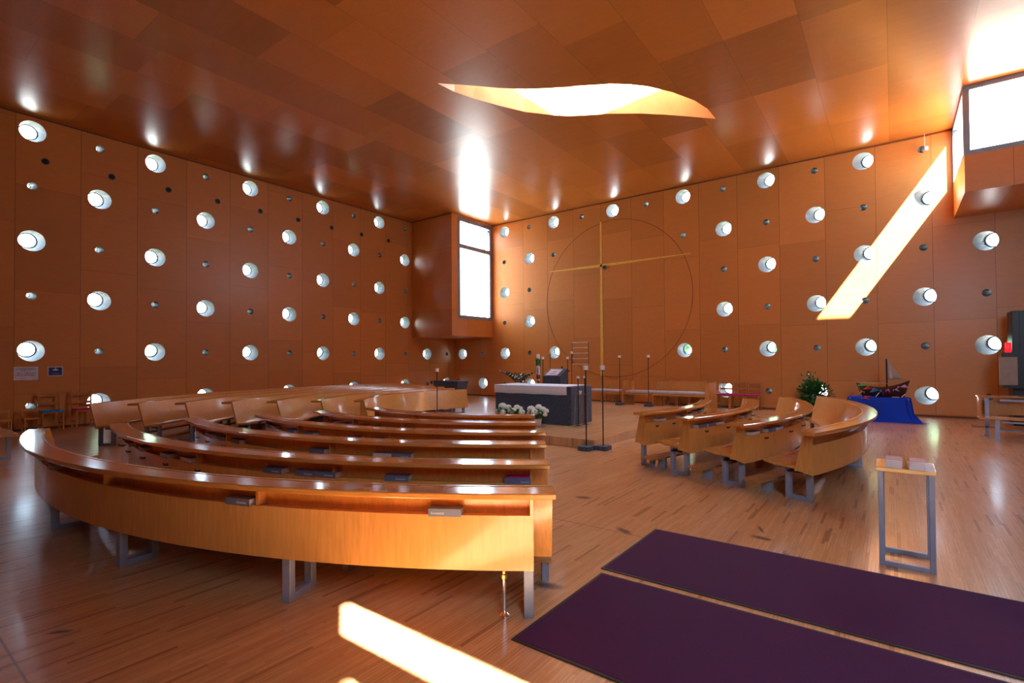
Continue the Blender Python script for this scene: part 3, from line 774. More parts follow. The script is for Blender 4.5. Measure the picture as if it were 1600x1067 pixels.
# ------------------------------------------------------------------ candle stands
def candle_stand(x, y, z, top, label, base=.11, pole=.011, cw=.042, ch=.075, bh=.075, grp='tall iron candle stands'):
    o = thing('candle_stand', (x, y, z), label, 'candle stand', grp)
    MB().box(x-base, x+base, y-base, y+base, z, z+bh).build('stone_foot', M['granite'], o, bevel=.006)
    mb = MB(); mb.tube([(x, y, z+bh), (x, y, top-ch-.006)], pole, 10); mb.build('pole', M['rod'], o, smooth=True)
    mb = MB(); mb.lathe([(.02, 0), (cw*.9, .004), (cw*.9, .008)], (x, y, top-ch-.008), 14); mb.build('drip_plate', M['rod'], o)
    c = thing('pillar_candle', (x, y, top-ch), label.replace('candle stand', 'iron stand', 1).replace('iron iron', 'iron') and ('short white candle on the '+label), 'candle', 'white candles on the iron stands')
    mb = MB(); mb.lathe([(cw, 0), (cw, ch-.004), (cw-.006, ch), (.008, ch-.005)], (x, y, top-ch), 18); mb.build('wax', M['wax'], c, smooth=True)
    mb = MB(); mb.tube([(x, y, top-.006), (x, y, top+.008)], .002, 5); mb.build('wick', M['blackm'], c)
candle_stand(11.99, -9.45, 0, 1.46, 'tall stand at the platform corner, on the altar side')
candle_stand(12.21, -9.25, 0, 1.46, 'tall stand at the platform corner, on the pew side')
candle_stand(9.50, -2.72, DZ, 1.69, 'tall stand before the cushioned bench, nearer the altar')
candle_stand(10.42, -2.72, DZ, 1.69, 'tall stand before the cushioned bench, nearer the pink chairs')
candle_stand(7.62, -8.70, 0, 1.38, 'lone stand in front of the far left screen')
candle_stand(7.66, -3.80, DZ, 1.83, 'taller stand behind the stone lectern', cw=.04)
candle_stand(7.75, -4.35, DZ, 1.66, 'stand between the paschal candle and the stone lectern', cw=.04)
candle_stand(8.88, -4.80, DZ, 1.655, 'stand right of the stone lectern', cw=.04)
candle_stand(8.48, -3.88, DZ, 1.82, 'taller stand beside the number board', cw=.04)
candle_stand(10.86, -7.72, DZ, 1.21, 'low stand at the altar corner, left of the pair', base=.05, bh=.02, cw=.034, ch=.045, grp='low candle stands at the altar')
candle_stand(10.90, -7.50, DZ, 1.21, 'low stand at the altar corner, right of the pair', base=.05, bh=.02, cw=.034, ch=.045, grp='low candle stands at the altar')

# paschal candle
x, y = 8.13, -5.17
o = thing('paschal_candle', (x, y, DZ), 'tall thick white candle wound with green leaves behind the altar', 'candle')
mb = MB(); mb.lathe([(.16, 0), (.16, .04), (.04, .05), (.035, .85), (.055, .86), (.055, .98)], (x, y, DZ), 16); mb.build('holder', M['granite'], o)
mb = MB(); mb.lathe([(.046, 0), (.046, .74), (.04, .75), (.01, .745)], (x, y, .98), 18); mb.build('wax', M['wax'], o, smooth=True)
mb = MB()
for q in range(34):
    a = q*1.3; zz = 1.40+.20*q/34; mb.blob((x+.05*math.cos(a), y+.05*math.sin(a), zz), .032, 6, 4, .3, 2, sc=(1, 1, .6), seed=q)
mb.build('garland', M['leaf'], o)
mb = MB(); mb.box(x+.01, x+.03, y-.05, y-.044, 1.12, 1.34); mb.build('painted_mark', M['signblue'], o)

# small steel side stand with glass bowl
x, y = 10.95, -7.62
o = thing('side_stand', (11.0, -7.85, DZ), 'slim steel side table with a small glass beside the altar', 'table')
mb = MB()
for dx, dy in ((-.09, -.12), (.09, -.12), (.09, .12), (-.09, .12)): mb.tube([(11.0+dx, -7.85+dy, DZ), (11.0+dx*.8, -7.85+dy*.8, .84)], .005, 6)
mb.tube([(10.91, -7.97, DZ+.05), (11.09, -7.97, DZ+.05)], .004, 6); mb.build('frame', M['chrome'], o)
mb = MB(); mb.box(10.89, 11.11, -8.0, -7.7, .835, .845); mb.build('tray', M['chrome'], o)
o = thing('glass_cup', (11.0, -7.88, .846), 'small pale glass cup on the slim side table', 'cup')
mb = MB(); mb.lathe([(.02, 0), (.03, .05), (.034, .065), (.03, .065), (.018, .008)], (11.0, -7.88, .846), 14); mb.build('bowl', M['wax'], o, smooth=True)

# stone lectern (ambo) with a sheet
o = thing('stone_lectern', (8.3, -4.5, DZ), 'dark granite lectern with a sloping top behind the altar', 'lectern')
mb = MB(); mb.prism([(-4.74, DZ), (-4.40, DZ), (-4.32, 1.30), (-4.38, 1.31), (-4.78, 1.10)], 8.02, 8.62, 'x'); mb.build('stone_body', M['granite'], o, bevel=.008)
sh = MB(); s0 = Vector((0, .40, .21)).normalized(); 
def slope(xx, t, off): return (xx, -4.78+.40*t-.21*off/.45, 1.10+.21*t+.40*off/.45)
sh.add([slope(8.10, .06, .006), slope(8.50, .06, .006), slope(8.50, .86, .006), slope(8.10, .86, .006), slope(8.10, .06, .010), slope(8.50, .06, .010), slope(8.50, .86, .010), slope(8.10, .86, .010)], [(3, 2, 1, 0), (4, 5, 6, 7), (0, 1, 5, 4), (1, 2, 6, 5), (2, 3, 7, 6), (3, 0, 4, 7)])
pp = tag(sh.build('lectern_sheet', M['signwhite']), 'pale printed sheet with a blue dove sketch on the stone lectern', 'paper')
sk_ = MB()
for (pa, pb) in (((8.25, .55), (8.29, .45)), ((8.29, .45), (8.35, .42)), ((8.29, .45), (8.31, .62)), ((8.27, .5), (8.36, .55)), ((8.2, .25), (8.4, .25))):
    sk_.tube([slope(pa[0], pa[1], .0115), slope(pb[0], pb[1], .0115)], .003, 5)
sk_.build('dove_drawing', M['signblue'], pp)

# wooden rail stand behind the lectern
o = thing('rail_stand', (8.0, -3.6, DZ), 'low wooden crossbar on a dark post behind the stone lectern', 'stand')
MB().box(7.95, 7.99, -3.62, -3.58, DZ, 1.36).build('post', M['rod'], o)
MB().box(7.72, 8.16, -3.62, -3.59, 1.26, 1.29).build('crossbar', M['chair'], o)
MB().box(7.78, 8.24, -3.58, -3.56, 1.20, 1.235).build('lower_bar', M['rod'], o)
MB().box(7.8, 8.14, -3.75, -3.45, DZ, DZ+.03).build('foot', M['rod'], o)

# number board on a stand
x0, x1, y_ = 8.35, 8.90, -3.60
o = thing('number_board', ((x0+x1)/2, y_, DZ), 'open frame board with five white slats on a thin pole', 'board')
mb = MB(); mb.box(x0-.01, x0, y_-.01, y_+.01, 1.42, 2.10); mb.box(x1, x1+.01, y_-.01, y_+.01, 1.42, 2.10); mb.build('frame', M['groove'], o)
for q in range(5): MB().box(x0, x1, y_-.014, y_, 1.42+q*.165, 1.445+q*.165).build('slat', M['pot'], o)
mb = MB(); mb.tube([((x0+x1)/2+.02, y_, DZ), ((x0+x1)/2+.02, y_, 1.43)], .007, 8); mb.lathe([(.15, 0), (.15, .015), (.02, .03)], ((x0+x1)/2+.02, y_, DZ), 16); mb.build('stand', M['chrome'], o)

# ------------------------------------------------------------------ cushioned bench (sedilia)
def prism_box(name, x0, x1, y0, y1, z0, z1, mat, o, bev=.004): return MB().box(x0, x1, y0, y1, z0, z1).build(name, mat, o, bevel=bev)
def sed(xa, xb, label, back, panels):
    o = thing('cushioned_bench', ((xa+xb)/2, -1.6, 0), label, 'bench', 'cushioned benches below the cross')
    prism_box('seat_board', xa, xb, -2.02, -1.45, .44, .50, M['bench'], o)
    if back: prism_box('backrest', xa+.2 if back == 2 else xa, xb, -1.50, -1.44, .44, .87, M['bench'], o)
    for (p0, p1, yy, zz) in panels: prism_box('end_panel', p0, p1, yy, -1.44, 0, zz, M['bench'], o)
    k = (xb-xa)/3
    return o
def pad(xa, xb, label):
    mb = MB(); mb.box(xa, xb, -2.04, -1.52, .50, .575); c = mb.build('seat_cushion', M['cushion'], bevel=.025); tag(c, label, 'cushion', 'grey seat cushions on the benches below the cross')
sed(8.05, 9.25, 'cushioned bench behind the altar end, closest to the number board', 1, [(9.25, 9.30, -2.04, .87)]); pad(8.06, 9.22, 'grey cushion on the bench nearest the number board')
sed(9.32, 10.22, 'middle cushioned bench without a backrest, between the two tall stands', 0, [(9.30, 9.42, -1.62, .87)]); pad(9.36, 10.20, 'grey cushion on the middle bench without backrest')
sed(10.24, 11.96, 'longest cushioned bench with high end panel beside the pink cushioned chairs', 1, [(10.24, 10.40, -1.62, .87), (11.90, 12.02, -2.2, .87), (10.24, 10.28, -2.02, .44)]); pad(10.28, 11.88, 'long grey cushion on the bench with the high end panel')

# ------------------------------------------------------------------ ladder-back chairs
def make_chair(label, loc, rz, mat=None, s=1.0, grp=None):
    """faces local +x, origin under the seat centre"""
    mat = mat or M['chair']
    o = thing('ladder_back_chair' if s > .8 else 'child_chair', loc, label, 'chair', grp)
    ABS[o.name] = Vector((0, 0, 0)); w_, d, sh_, bh = .40*s, .38*s, .43*s, (.88 if s > .8 else .52)
    t = .032*s
    for yy in (-w_/2+t/2, w_/2-t/2):
        mb = MB(); mb.hexa([(-d/2-.02, yy-t/2, 0), (-d/2+t-.02, yy-t/2, 0), (-d/2+t-.02, yy+t/2, 0), (-d/2-.02, yy+t/2, 0)], [(-d/2-.02-.04, yy-t/2, bh), (-d/2+t*.7-.06, yy-t/2, bh), (-d/2+t*.7-.06, yy+t/2, bh), (-d/2-.06, yy+t/2, bh)])
        mb.build('back_leg', mat, o, bevel=.003)
        MB().box(d/2-t, d/2, yy-t/2, yy+t/2, 0, sh_-.03).build('front_leg', mat, o, bevel=.003)
        MB().box(-d/2, d/2-t, yy-t*.3, yy+t*.3, .14*s, .165*s).build('stretcher', mat, o)
    MB().box(-d/2-.03, d/2, -w_/2, w_/2, sh_-.035, sh_).build('seat', mat, o, bevel=.006)
    zs2 = (.80, .60) if s > .8 else (.47,)
    for zz in zs2:
        MB().box(-d/2-.055, -d/2-.04+.004, -w_/2+t, w_/2-t, zz-.03*s, zz+.035*s).build('back_slat', mat, o, bevel=.003)
    o.location = loc; o.rotation_euler = (0, 0, rz); ABS[o.name] = Vector(loc); return o
def chair_pad(loc, rz, mat, label, grp=None):
    mb = MB(); mb.box(-.20, .21, -.20, .20, 0, .03); c = mb.build('chair_pad', mat, origin=(0, 0, 0), bevel=.012); c.location = loc; c.rotation_euler = (0, 0, rz)
    tag(c, label, 'cushion', grp)
ch0 = make_chair('wooden ladder-back chair with a bright blue pad under the white notice', (.34, -14.16, 0), 0, grp='ladder-back chairs along the walls')
chair_pad((.35, -14.16, .431), 0, M['blue'], 'bright blue felt pad on the chair under the notices')
copy_tree(ch0, (.34, -13.55, 0), 0, 'wooden ladder-back chair with a magenta pad beside the far left pews', 'ladder-back chairs along the walls')
chair_pad((.35, -13.55, .431), 0, M['magenta'], 'magenta felt pad on the chair beside the far left pews')
cc = make_chair('small child chair next to the blue padded chair', (.34, -14.50, 0), 0, M['childchair'], .74, 'small child chairs at the left wall')
copy_tree(cc, (.34, -15.0, 0), 0, 'small child chair cut by the picture edge behind the backless bench', 'small child chairs at the left wall')
xs = [12.80, 12.37, 11.97, 11.56, 11.12, 10.71, 10.28, 9.86, 8.40, 7.95]
for q, xx in enumerate(xs):
    lab = ['ladder-back chair with magenta pad, furthest from the cushioned benches', 'ladder-back chair with magenta pad, middle of the three magenta ones', 'ladder-back chair with magenta pad in front of the low porthole',
           'ladder-back chair with a grey pad just beside the high end panel'][q] if q < 4 else 'ladder-back chair behind the cushioned benches, %s from the high end panel' % ORD[q-4]
    copy_tree(ch0, (xx, -.36, 0), -math.pi/2, lab, 'ladder-back chairs along the walls')
    if q < 3: chair_pad((xx, -.37, .431), -math.pi/2, M['magenta'], 'magenta felt pad on the %s' % ['outermost chair at the cross wall', 'middle magenta padded chair at the cross wall', 'chair before the low porthole'][q], 'magenta pads at the cross wall')
    if q == 3: chair_pad((xx, -.37, .431), -math.pi/2, M['cushion'], 'grey felt pad on the chair beside the high end panel')

# ------------------------------------------------------------------ gilded wall cross
o = thing('wall_cross', (7.53, -.005, .96), 'slender gilded cross set in the engraved circle on the plywood wall', 'cross')
mb = MB(); mb.hexa([(7.475, -.006, .96), (7.595, -.006, .96), (7.595, 0, .96), (7.475, 0, .96)], [(7.50, -.006, 6.73), (7.56, -.006, 6.73), (7.56, 0, 6.73), (7.50, 0, 6.73)]); mb.build('upright', M['gold'], o)
mb = MB(); mb.add([(5.25, -.006, 5.09), (7.5, -.006, 5.03), (10.85, -.006, 5.10), (10.85, -.006, 5.12), (7.6, -.006, 5.135), (5.25, -.006, 5.11)]+[(5.25, 0, 5.09), (7.5, 0, 5.03), (10.85, 0, 5.10), (10.85, 0, 5.12), (7.6, 0, 5.135), (5.25, 0, 5.11)],
                  [(0, 1, 2, 3, 4, 5), (11, 10, 9, 8, 7, 6)]+[(i, (i+1) % 6, 6+(i+1) % 6, 6+i) for i in range(6)]); mb.build('crossbar', M['gold'], o)
o = thing('wall_aperture', (7.68, 0, 5.0), 'small metal spotlight beside the crossing of the gilded cross', 'aperture')  # small metal hole near the crossing, built as a proud ring; not a lamp
mb = MB(); mb.tube([(7.68, 0, 5.0), (7.68, -.05, 5.0)], [.085, .07], 18); mb.build('ring', M['tubes'], o, smooth=True)
mb = MB(); mb.tube([(7.68, -.045, 5.0), (7.68, -.055, 5.0)], .05, 16); mb.build('lens', M['ringd'], o, smooth=True)  # dark disc closing the metal hole
# recessed speakers, one row
for q in range(9):
    yy = -(3.83+1.30*q); loc = (0, yy, 6.42)
    lab = 'small round recessed speaker in the left wall, %s from the corner window' % ORD[q]
    if q == 0:
        sp = thing('wall_speaker', loc, lab, 'speaker', 'round speakers in a row on the left wall')
        mb = MB(); mb.tube([(0, yy, 6.42), (.012, yy, 6.42)], .078, 18); mb.build('grille_ring', M['tubes'], sp, smooth=True)
        mb = MB(); mb.tube([(.008, yy, 6.42), (.016, yy, 6.42)], .066, 18); mb.build('cone', M['blackm'], sp, smooth=True)
        mb = MB(); mb.blob((.02, yy, 6.42), .025, 10, 6, 0); mb.build('dome', M['rod'], sp, smooth=True)
    else: copy_tree(sp, loc, None, lab)

# ------------------------------------------------------------------ notices on the left wall
o = thing('white_notice', (0.0, -14.545, 1.33), 'pale lilac sheet with two blocks of dark text on the left wall', 'notice')
MB().box(0, .006, -14.755, -14.335, 1.18, 1.49).build('sheet', M['signwhite'], o)
mb = MB(); random.seed(3)
for zz, wd in ((1.452, .30), (1.425, .36), (1.398, .20), (1.348, .32), (1.316, .30), (1.285, .36)):
    yy = -14.545-wd/2
    while yy < -14.545+wd/2-.02:
        l_ = random.uniform(.03, .075); e_ = min(yy+l_, -14.545+wd/2)
        q = yy
        while q < e_:
            hgt = random.choice((.009, .012, .016)); mb.box(.006, .0075, q, q+.006, zz-.006, zz-.006+hgt); q += .009
        yy = e_+.012
mb.build('text_lines', M['inkblue'], o)
o = thing('blue_sign', (0, -14.02, 1.37), 'small dark blue sign with a white hand symbol right of the notice', 'sign')
MB().box(0, .006, -14.165, -13.885, 1.255, 1.485).build('border', M['signwhite'], o)
MB().box(.006, .009, -14.148, -13.902, 1.275, 1.468).build('blue_field', M['signblue'], o)
mb = MB(); mb.blob((.010, -14.02, 1.41), .042, 12, 7, .3, 3, sc=(.05, 1.2, .42)); mb.box(.008, .011, -14.027, -14.013, 1.42, 1.466); mb.box(.008, .0105, -14.085, -14.04, 1.395, 1.405); mb.build('hand_symbol', M['paper'], o)
mb = MB()
for zz, wd in ((1.335, .12), (1.315, .17), (1.30, .15)):
    q = -14.02-wd/2
    while q < -14.02+wd/2: mb.box(.009, .0098, q, q+.008, zz-.004, zz+.003); q += .013
mb.build('small_text', M['steel'], o)

# ------------------------------------------------------------------ dark stone font, wall sockets
o = thing('stone_trough', (2.75, -3.2, DZ*0), 'low dark granite block below the corner window box', 'stone block')
mb = MB(); mb.hexa([(2.25, -3.4, 0), (3.2, -3.4, 0), (3.2, -2.9, 0), (2.25, -2.9, 0)], [(2.12, -3.45, .80), (3.42, -3.45, .80), (3.42, -2.85, .80), (2.12, -2.85, .80)]); mb.build('body', M['granite'], o, bevel=.01)
for (loc, lab, rz) in (((0, -1.48, .62), 'tiny black wall socket left of the dark stone block', 0), ((.27, 0, .66), 'tiny black wall socket right of the dark stone block', 1)):
    o = thing('wall_socket', loc, lab, 'socket')
    mb = MB()
    if rz: mb.box(loc[0]-.05, loc[0]+.05, -.03, 0, loc[2]-.06, loc[2]+.06)
    else: mb.box(0, .03, loc[1]-.06, loc[1]+.06, loc[2]-.06, loc[2]+.06)
    mb.build('cover', M['blackm'], o, bevel=.008)

# ------------------------------------------------------------------ tabernacle pillar, right edge
o = thing('tabernacle_pillar', (19.0, -1.0, 0), 'tall black stele at the right picture edge', 'pillar')
mb = MB(); mb.box(18.42, 19.2, -1.25, -.65, 0, 2.60); mb.build('stele', M['blackm'], o, bevel=.01)
mb = MB(); mb.box(18.54, 18.70, -1.27, -1.25, .0, 2.6); mb.build('raised_strip', M['blackm'], o)
mb = MB(); mb.box(18.24, 18.66, -1.52, -1.25, .86, 1.66); mb.build('bracket', M['blackm'], o)
mb = MB(); mb.box(18.16, 18.46, -1.56, -1.52, .93, 1.555); mb.build('stone_door', M['concrete'], o, bevel=.005)
o = thing('sanctuary_lamp', (18.33, -1.40, 1.66), 'small red glass lamp on the ledge of the black stele', 'lamp')
mb = MB(); mb.lathe([(.05, 0), (.055, .02), (.055, .21), (.05, .22)], (18.33, -1.40, 1.66), 16); mb.build('glass', M['redlamp'], o, smooth=True)
o = thing('hanging_sensor', (17.0, -.12, 7.02), 'small grey ring hanging on a white cord near the sunlit strip', 'lamp')
mb = MB(); mb.lathe([(.06, 0), (.075, .02), (.075, .09), (.06, .1)], (17.0, -.12, 6.98), 16); mb.build('ring', M['steel'], o, smooth=True)
mb = MB(); mb.tube([(17.0, -.12, 7.08), (17.0, -.12, H)], .006, 6); mb.build('cord', M['pot'], o)

# ------------------------------------------------------------------ carpets
def carpet(x0, x1, y0, y1, label):
    o = thing('runner_mat', ((x0+x1)/2, (y0+y1)/2, 0), label, 'carpet', 'plum entrance mats')
    MB().box(x0+.02, x1, y0+.02, y1-.02, 0.0005, .009).build('pile', M['mat'], o)
    mb = MB(); mb.box(x0, x1, y0, y0+.02, 0.0005, .007); mb.box(x0, x1, y1-.02, y1, 0.0005, .007); mb.box(x0, x0+.02, y0+.02, y1-.02, .0005, .007); mb.build('rubber_border', M['matedge'], o)
carpet(14.49, 19.5, -13.83, -12.74, 'plum carpet mat lying further from the camera, nearer the pews')
carpet(14.53, 19.5, -15.00, -13.90, 'plum carpet mat nearest the camera with a dark rubber edge')

# ------------------------------------------------------------------ booklet stand
o = thing('booklet_stand', (16.33, -12.32, 0), 'slim steel frame stand with a small wooden top for booklets', 'stand')
MB().box(16.14, 16.50, -12.52, -12.12, .705, .735).build('top', M['seatw'], o, bevel=.003)
for yy in (-12.50, -12.16):
    mb = MB(); mb.box(16.155, 16.19, yy-.02, yy+.02, 0, .705); mb.box(16.455, 16.49, yy-.02, yy+.02, 0, .705); mb.box(16.19, 16.455, yy-.02, yy+.02, 0, .035); mb.build('frame', M['steel'], o, bevel=.003)
def booklets(x0, x1, y0, y1, n_, lab):
    for q in range(n_):
        dx, dy = random.uniform(-.003, .003), random.uniform(-.003, .003); z0 = .7355+q*.0062
        mb = MB(); mb.box(x0+dx, x1+dx, y0+dy, y1+dy, z0, z0+.0058); b = mb.build('song_leaflet', M['pink'] if q % 2 else M['paper'])
        pos = 'topmost' if q == n_-1 else ('lowest' if q == 0 else '%s from the bottom' % ORD[q])
        tag(b, 'pinkish leaflet in the %s, %s' % (lab, pos), 'leaflet', 'leaflet stacks on the steel stand')
booklets(16.205, 16.305, -12.505, -12.33, 10, 'stack at the bare wooden end')
booklets(16.345, 16.44, -12.505, -12.33, 10, 'stack by the white paper')
mb = MB(); mb.box(16.37, 16.495, -12.50, -12.15, .7352, .7362); b = mb.build('loose_sheet', M['paper']); tag(b, 'white loose sheet sticking out past the leaflet stacks on the stand', 'paper')
o = thing('metal_clip', (16.325, -12.45, .7355), 'small dark metal clip between the two leaflet stacks', 'clip')
mb = MB(); mb.tube([(16.315, -12.50, .74), (16.33, -12.48, .77), (16.318, -12.45, .79), (16.332, -12.42, .75)], .005, 6); mb.tube([(16.312, -12.49, .76), (16.335, -12.50, .755)], .006, 6); mb.build('wire', M['brass'], o, smooth=True)

# ------------------------------------------------------------------ plants
def leaf(mb, p, d, up, L, W):
    p = Vector(p); d = Vector(d).normalized(); s_ = d.cross(Vector(up)); s_ = s_.normalized() if s_.length > 1e-4 else d.orthogonal().normalized(); n_ = s_.cross(d)
    v = [p, p+d*L*.35+s_*W*.5+n_*L*.04, p+d*L*.35-s_*W*.5+n_*L*.04, p+d*L*.75+s_*W*.35, p+d*L*.75-s_*W*.35, p+d*L-n_*L*.12, p+d*L*.35, p+d*L*.75-n_*L*.03]
    mb.add(v, [(0, 6, 1), (0, 2, 6), (1, 6, 7, 3), (6, 2, 4, 7), (3, 7, 5), (7, 4, 5)])
def hydrangea(x, y, z, label, heads, sc_=1.):
    o = thing('potted_hydrangea', (x, y, z), label, 'flowers', 'white hydrangeas before the altar')
    mb = MB(); mb.lathe([(.065, 0), (.075, .01), (.095, .15), (.10, .16), (.085, .155), (.08, .13)], (x, y, z), 20); mb.build('pot', M['pot'], o, smooth=True)
    mb = MB()
    for q in range(60):
        a = random.uniform(0, 6.28); e = random.uniform(-.1, 1.0); r_ = random.uniform(.03, .13); zz = z+.17+random.uniform(0, .15)
        leaf(mb, (x+r_*math.cos(a), y+r_*math.sin(a), zz), (math.cos(a), math.sin(a), e), (0, 0, 1), random.uniform(.09, .14), .075)
    mb.build('leaves', M['leaf'], o, smooth=True)
    mb = MB()
    for (dx, dy, dz, r_) in heads: mb.tube([(x, y, z+.12), (x+dx*.6, y+dy*.6, z+dz*.7), (x+dx, y+dy, z+dz)], .005, 5)
    mb.build('stems', M['stem'], o)
    for q, (dx, dy, dz, r_) in enumerate(heads):
        mb = MB(); c0 = Vector((x+dx, y+dy, z+dz)); mb.blob(c0, r_*.86, 12, 8, .12, 5, seed=q, sc=(1, 1, .8))
        for t_ in range(46):
            th = math.acos(1-2*(t_+.5)/46*.8); ph = t_*2.4; d = Vector((math.sin(th)*math.cos(ph), math.sin(th)*math.sin(ph), math.cos(th)))
            mb.blob(c0+Vector((d.x, d.y, d.z*.8))*r_*.9, r_*.2, 5, 3, .2, 2, seed=t_)
        mb.build('flower_head', M['petal'], o, smooth=True)
random.seed(11)
hydrangea(10.20, -8.30, DZ, 'potted white hydrangea nearest the altar corner, its pot visible', [(-.12, -.06, .36, .085), (.0, -.1, .30, .08), (.12, .03, .36, .07), (.2, .02, .33, .065), (-.2, .02, .27, .07), (.08, -.05, .28, .05), (-.02, .08, .40, .07), (.22, -.04, .26, .05)])
hydrangea(9.70, -8.38, DZ, 'middle potted white hydrangea in front of the altar', [(-.14, 0, .30, .075), (-.02, -.06, .30, .08), (.1, .0, .36, .06), (.17, -.03, .29, .07), (-.04, .08, .37, .07), (.12, -.12, .2, .06)])
hydrangea(9.28, -8.30, DZ, 'potted white hydrangea furthest left before the altar', [(-.12, -.04, .26, .07), (.0, -.02, .38, .09), (.13, .02, .36, .07), (.06, -.1, .26, .07)])

# arching plant behind the altar
x, y = 8.05, -6.0
o = thing('arching_plant', (x, y, DZ), 'dark arching leafy plant in a low pot behind the altar', 'plant')
mb = MB(); mb.lathe([(.14, 0), (.2, .5), (.2, .66), (.18, .66), (.16, .4)], (x, y, DZ), 18); mb.build('pot', M['darkpot'], o, smooth=True)
ms, ml = MB(), MB()
for q in range(13):
    a = q*2*math.pi/13+.2; ln = random.uniform(.40, .62); pts = []
    for t_ in range(7):
        u_ = t_/6; pts.append(Vector((x+math.cos(a)*ln*u_*.8, y+math.sin(a)*ln*u_*.8, (.82+ln*1.15*u_-ln*.45*u_*u_))))
    ms.tube(pts, .006, 5)
    for t_ in range(2, 7):
        d = pts[t_]-pts[t_-1]; sd = d.cross(Vector((0, 0, 1))).normalized()
        for g_ in (-1, 1): leaf(ml, pts[t_], d.normalized()*.5+sd*g_*.8+Vector((0, 0, .2)), (0, 0, 1), .14, .07)
ms.build('stems', M['stem'], o); ml.build('leaves', M['leafd'], o, smooth=True)

# ficus by the cross wall
x, y = 14.45, -1.75
o = thing('potted_fig', (x, y, 0), 'bushy dark green indoor tree between the right pews and the model boat', 'plant')
mb = MB(); mb.lathe([(.15, 0), (.2, .28), (.21, .3), (.19, .3), (.17, .24)], (x, y, 0), 18); mb.build('pot', M['darkpot'], o, smooth=True)
mb = MB(); mb.tube([(x, y, .25), (x+.02, y, .6), (x+.05, y, 1.2)], [.02, .015, .006], 7)
for q in range(14):
    a = q*2.4; mb.tube([(x+.02, y, .45+.04*q), (x+.30*math.cos(a), y+.30*math.sin(a), .62+.035*q)], [.008, .004], 5)
mb.build('stems', M['stem'], o)
ml = MB(); random.seed(5)
for q in range(2600):
    th = math.acos(random.uniform(-1, 1)); ph = random.uniform(0, 6.28); r_ = random.uniform(.16, .45)
    d = Vector((math.sin(th)*math.cos(ph), math.sin(th)*math.sin(ph), math.cos(th)))
    p = Vector((x+.12, y, .52))+Vector((d.x*r_, d.y*r_, d.z*r_*.95))
    leaf(ml, p, d+Vector((random.uniform(-.6, .6), random.uniform(-.6, .6), random.uniform(-.5, .3))), (0, 0, 1), random.uniform(.07, .12), .055)
for q in range(70):
    p = Vector((x+.02+random.gauss(0, .09), y+random.gauss(0, .06), random.uniform(.92, 1.17)))
    leaf(ml, p, (random.uniform(-1, 1), random.uniform(-1, 1), random.uniform(-.2, .8)), (0, 0, 1), .09, .045)
ml.build('leaves', M['leaf'], o, smooth=True)

# ------------------------------------------------------------------ model boat on a blue draped table
bx, by = 15.95, -1.55
o = thing('side_table', (bx, by, 0), 'small table hidden below the blue cloth and the model boat', 'table')
MB().box(15.35, 16.55, -1.9, -1.25, .54, .57).build('top', M['chair'], o)
for lx in (15.4, 16.46):
    for ly in (-1.85, -1.33): MB().box(lx, lx+.05, ly, ly+.05, 0, .54).build('leg', M['chair'], o)
mb = MB(); random.seed(9); NXC = 96
ring_t = []; prof = []
def edge_pt(t_):
    # rounded rectangle around the table top
    a = 2*math.pi*t_; cxx = math.copysign(abs(math.cos(a))**.35, math.cos(a)); syy = math.copysign(abs(math.sin(a))**.35, math.sin(a))
    return (bx+.62*cxx, by-.03+.36*syy)
rows_ = [(.575, .94, 0), (.578, 1.0, 0), (.55, 1.03, .012), (.40, 1.05, .03), (.2, 1.07, .05), (.02, 1.10, .07), (.004, 1.22, .10)]
vs_, fs_ = [(bx, by, .575)], []
for (zz, k_, amp) in rows_:
    for q in range(NXC):
        t_ = q/NXC; ex, ey = edge_pt(t_); f = 1+amp*math.sin(q*.82+1.3*math.sin(q*.21))
        tr = 1.0
        if zz < .1: tr = 1+(.16 if 0.78 < t_ < .99 else 0)
        vs_.append((bx+(ex-bx)*k_*f*tr, by+(ey-by)*k_*f*tr, zz+(.006*math.sin(q*.5) if zz < .01 else 0)+.004))
for q in range(NXC): fs_.append((0, 1+q, 1+(q+1) % NXC))
for r_ in range(len(rows_)-1):
    for q in range(NXC): fs_.append((1+r_*NXC+q, 1+r_*NXC+(q+1) % NXC, 1+(r_+1)*NXC+(q+1) % NXC, 1+(r_+1)*NXC+q))
mb.add(vs_, fs_); tag(mb.build('table_cloth', M['bluecloth'], smooth=True), 'royal blue cloth falling in folds to the floor under the model boat', 'cloth')
TZ = .585
# net over the cloth
mb = MB()
for q in range(9): mb.tube([(15.36+q*.075, -1.93, .60), (15.35+q*.08, -1.965, .45), (15.34+q*.085, -2.0, .15+.02*(q % 3))], .003, 4)
for q in range(6): mb.tube([(15.34, -1.95-.01*q, .55-.075*q), (15.7, -1.96-.01*q, .53-.075*q), (16.0, -1.95-.01*q, .56-.08*q)], .003, 4)
tag(mb.build('fishing_net', M['darkpot']), 'dark fishing net hanging over the left part of the blue cloth', 'net')
o = thing('model_boat', (bx+.1, by, TZ), 'brown model sailing boat with mast and pale sail on the blue cloth', 'boat')
mb = MB(); st = 14; vs_ = []; fs_ = []
for i in range(st+1):
    u_ = i/st; X = bx-.42+u_*1.0; wd = .20*math.sin(math.pi*min(1, max(0, u_*.86+.07)))**.7; sheer = .20+.15*(2*u_-1)**2+.08*u_
    for (yy, zz) in ((-wd, sheer), (-wd*.86, sheer*.55), (-wd*.4, .05), (0, .0), (wd*.4, .05), (wd*.86, sheer*.55), (wd, sheer), (wd*.9, sheer), (wd*.7, sheer*.6), (0, .1), (-wd*.7, sheer*.6), (-wd*.9, sheer)):
        vs_.append((X+(u_-.5)*.22*(zz/sheer-.6), by+yy, TZ+zz))
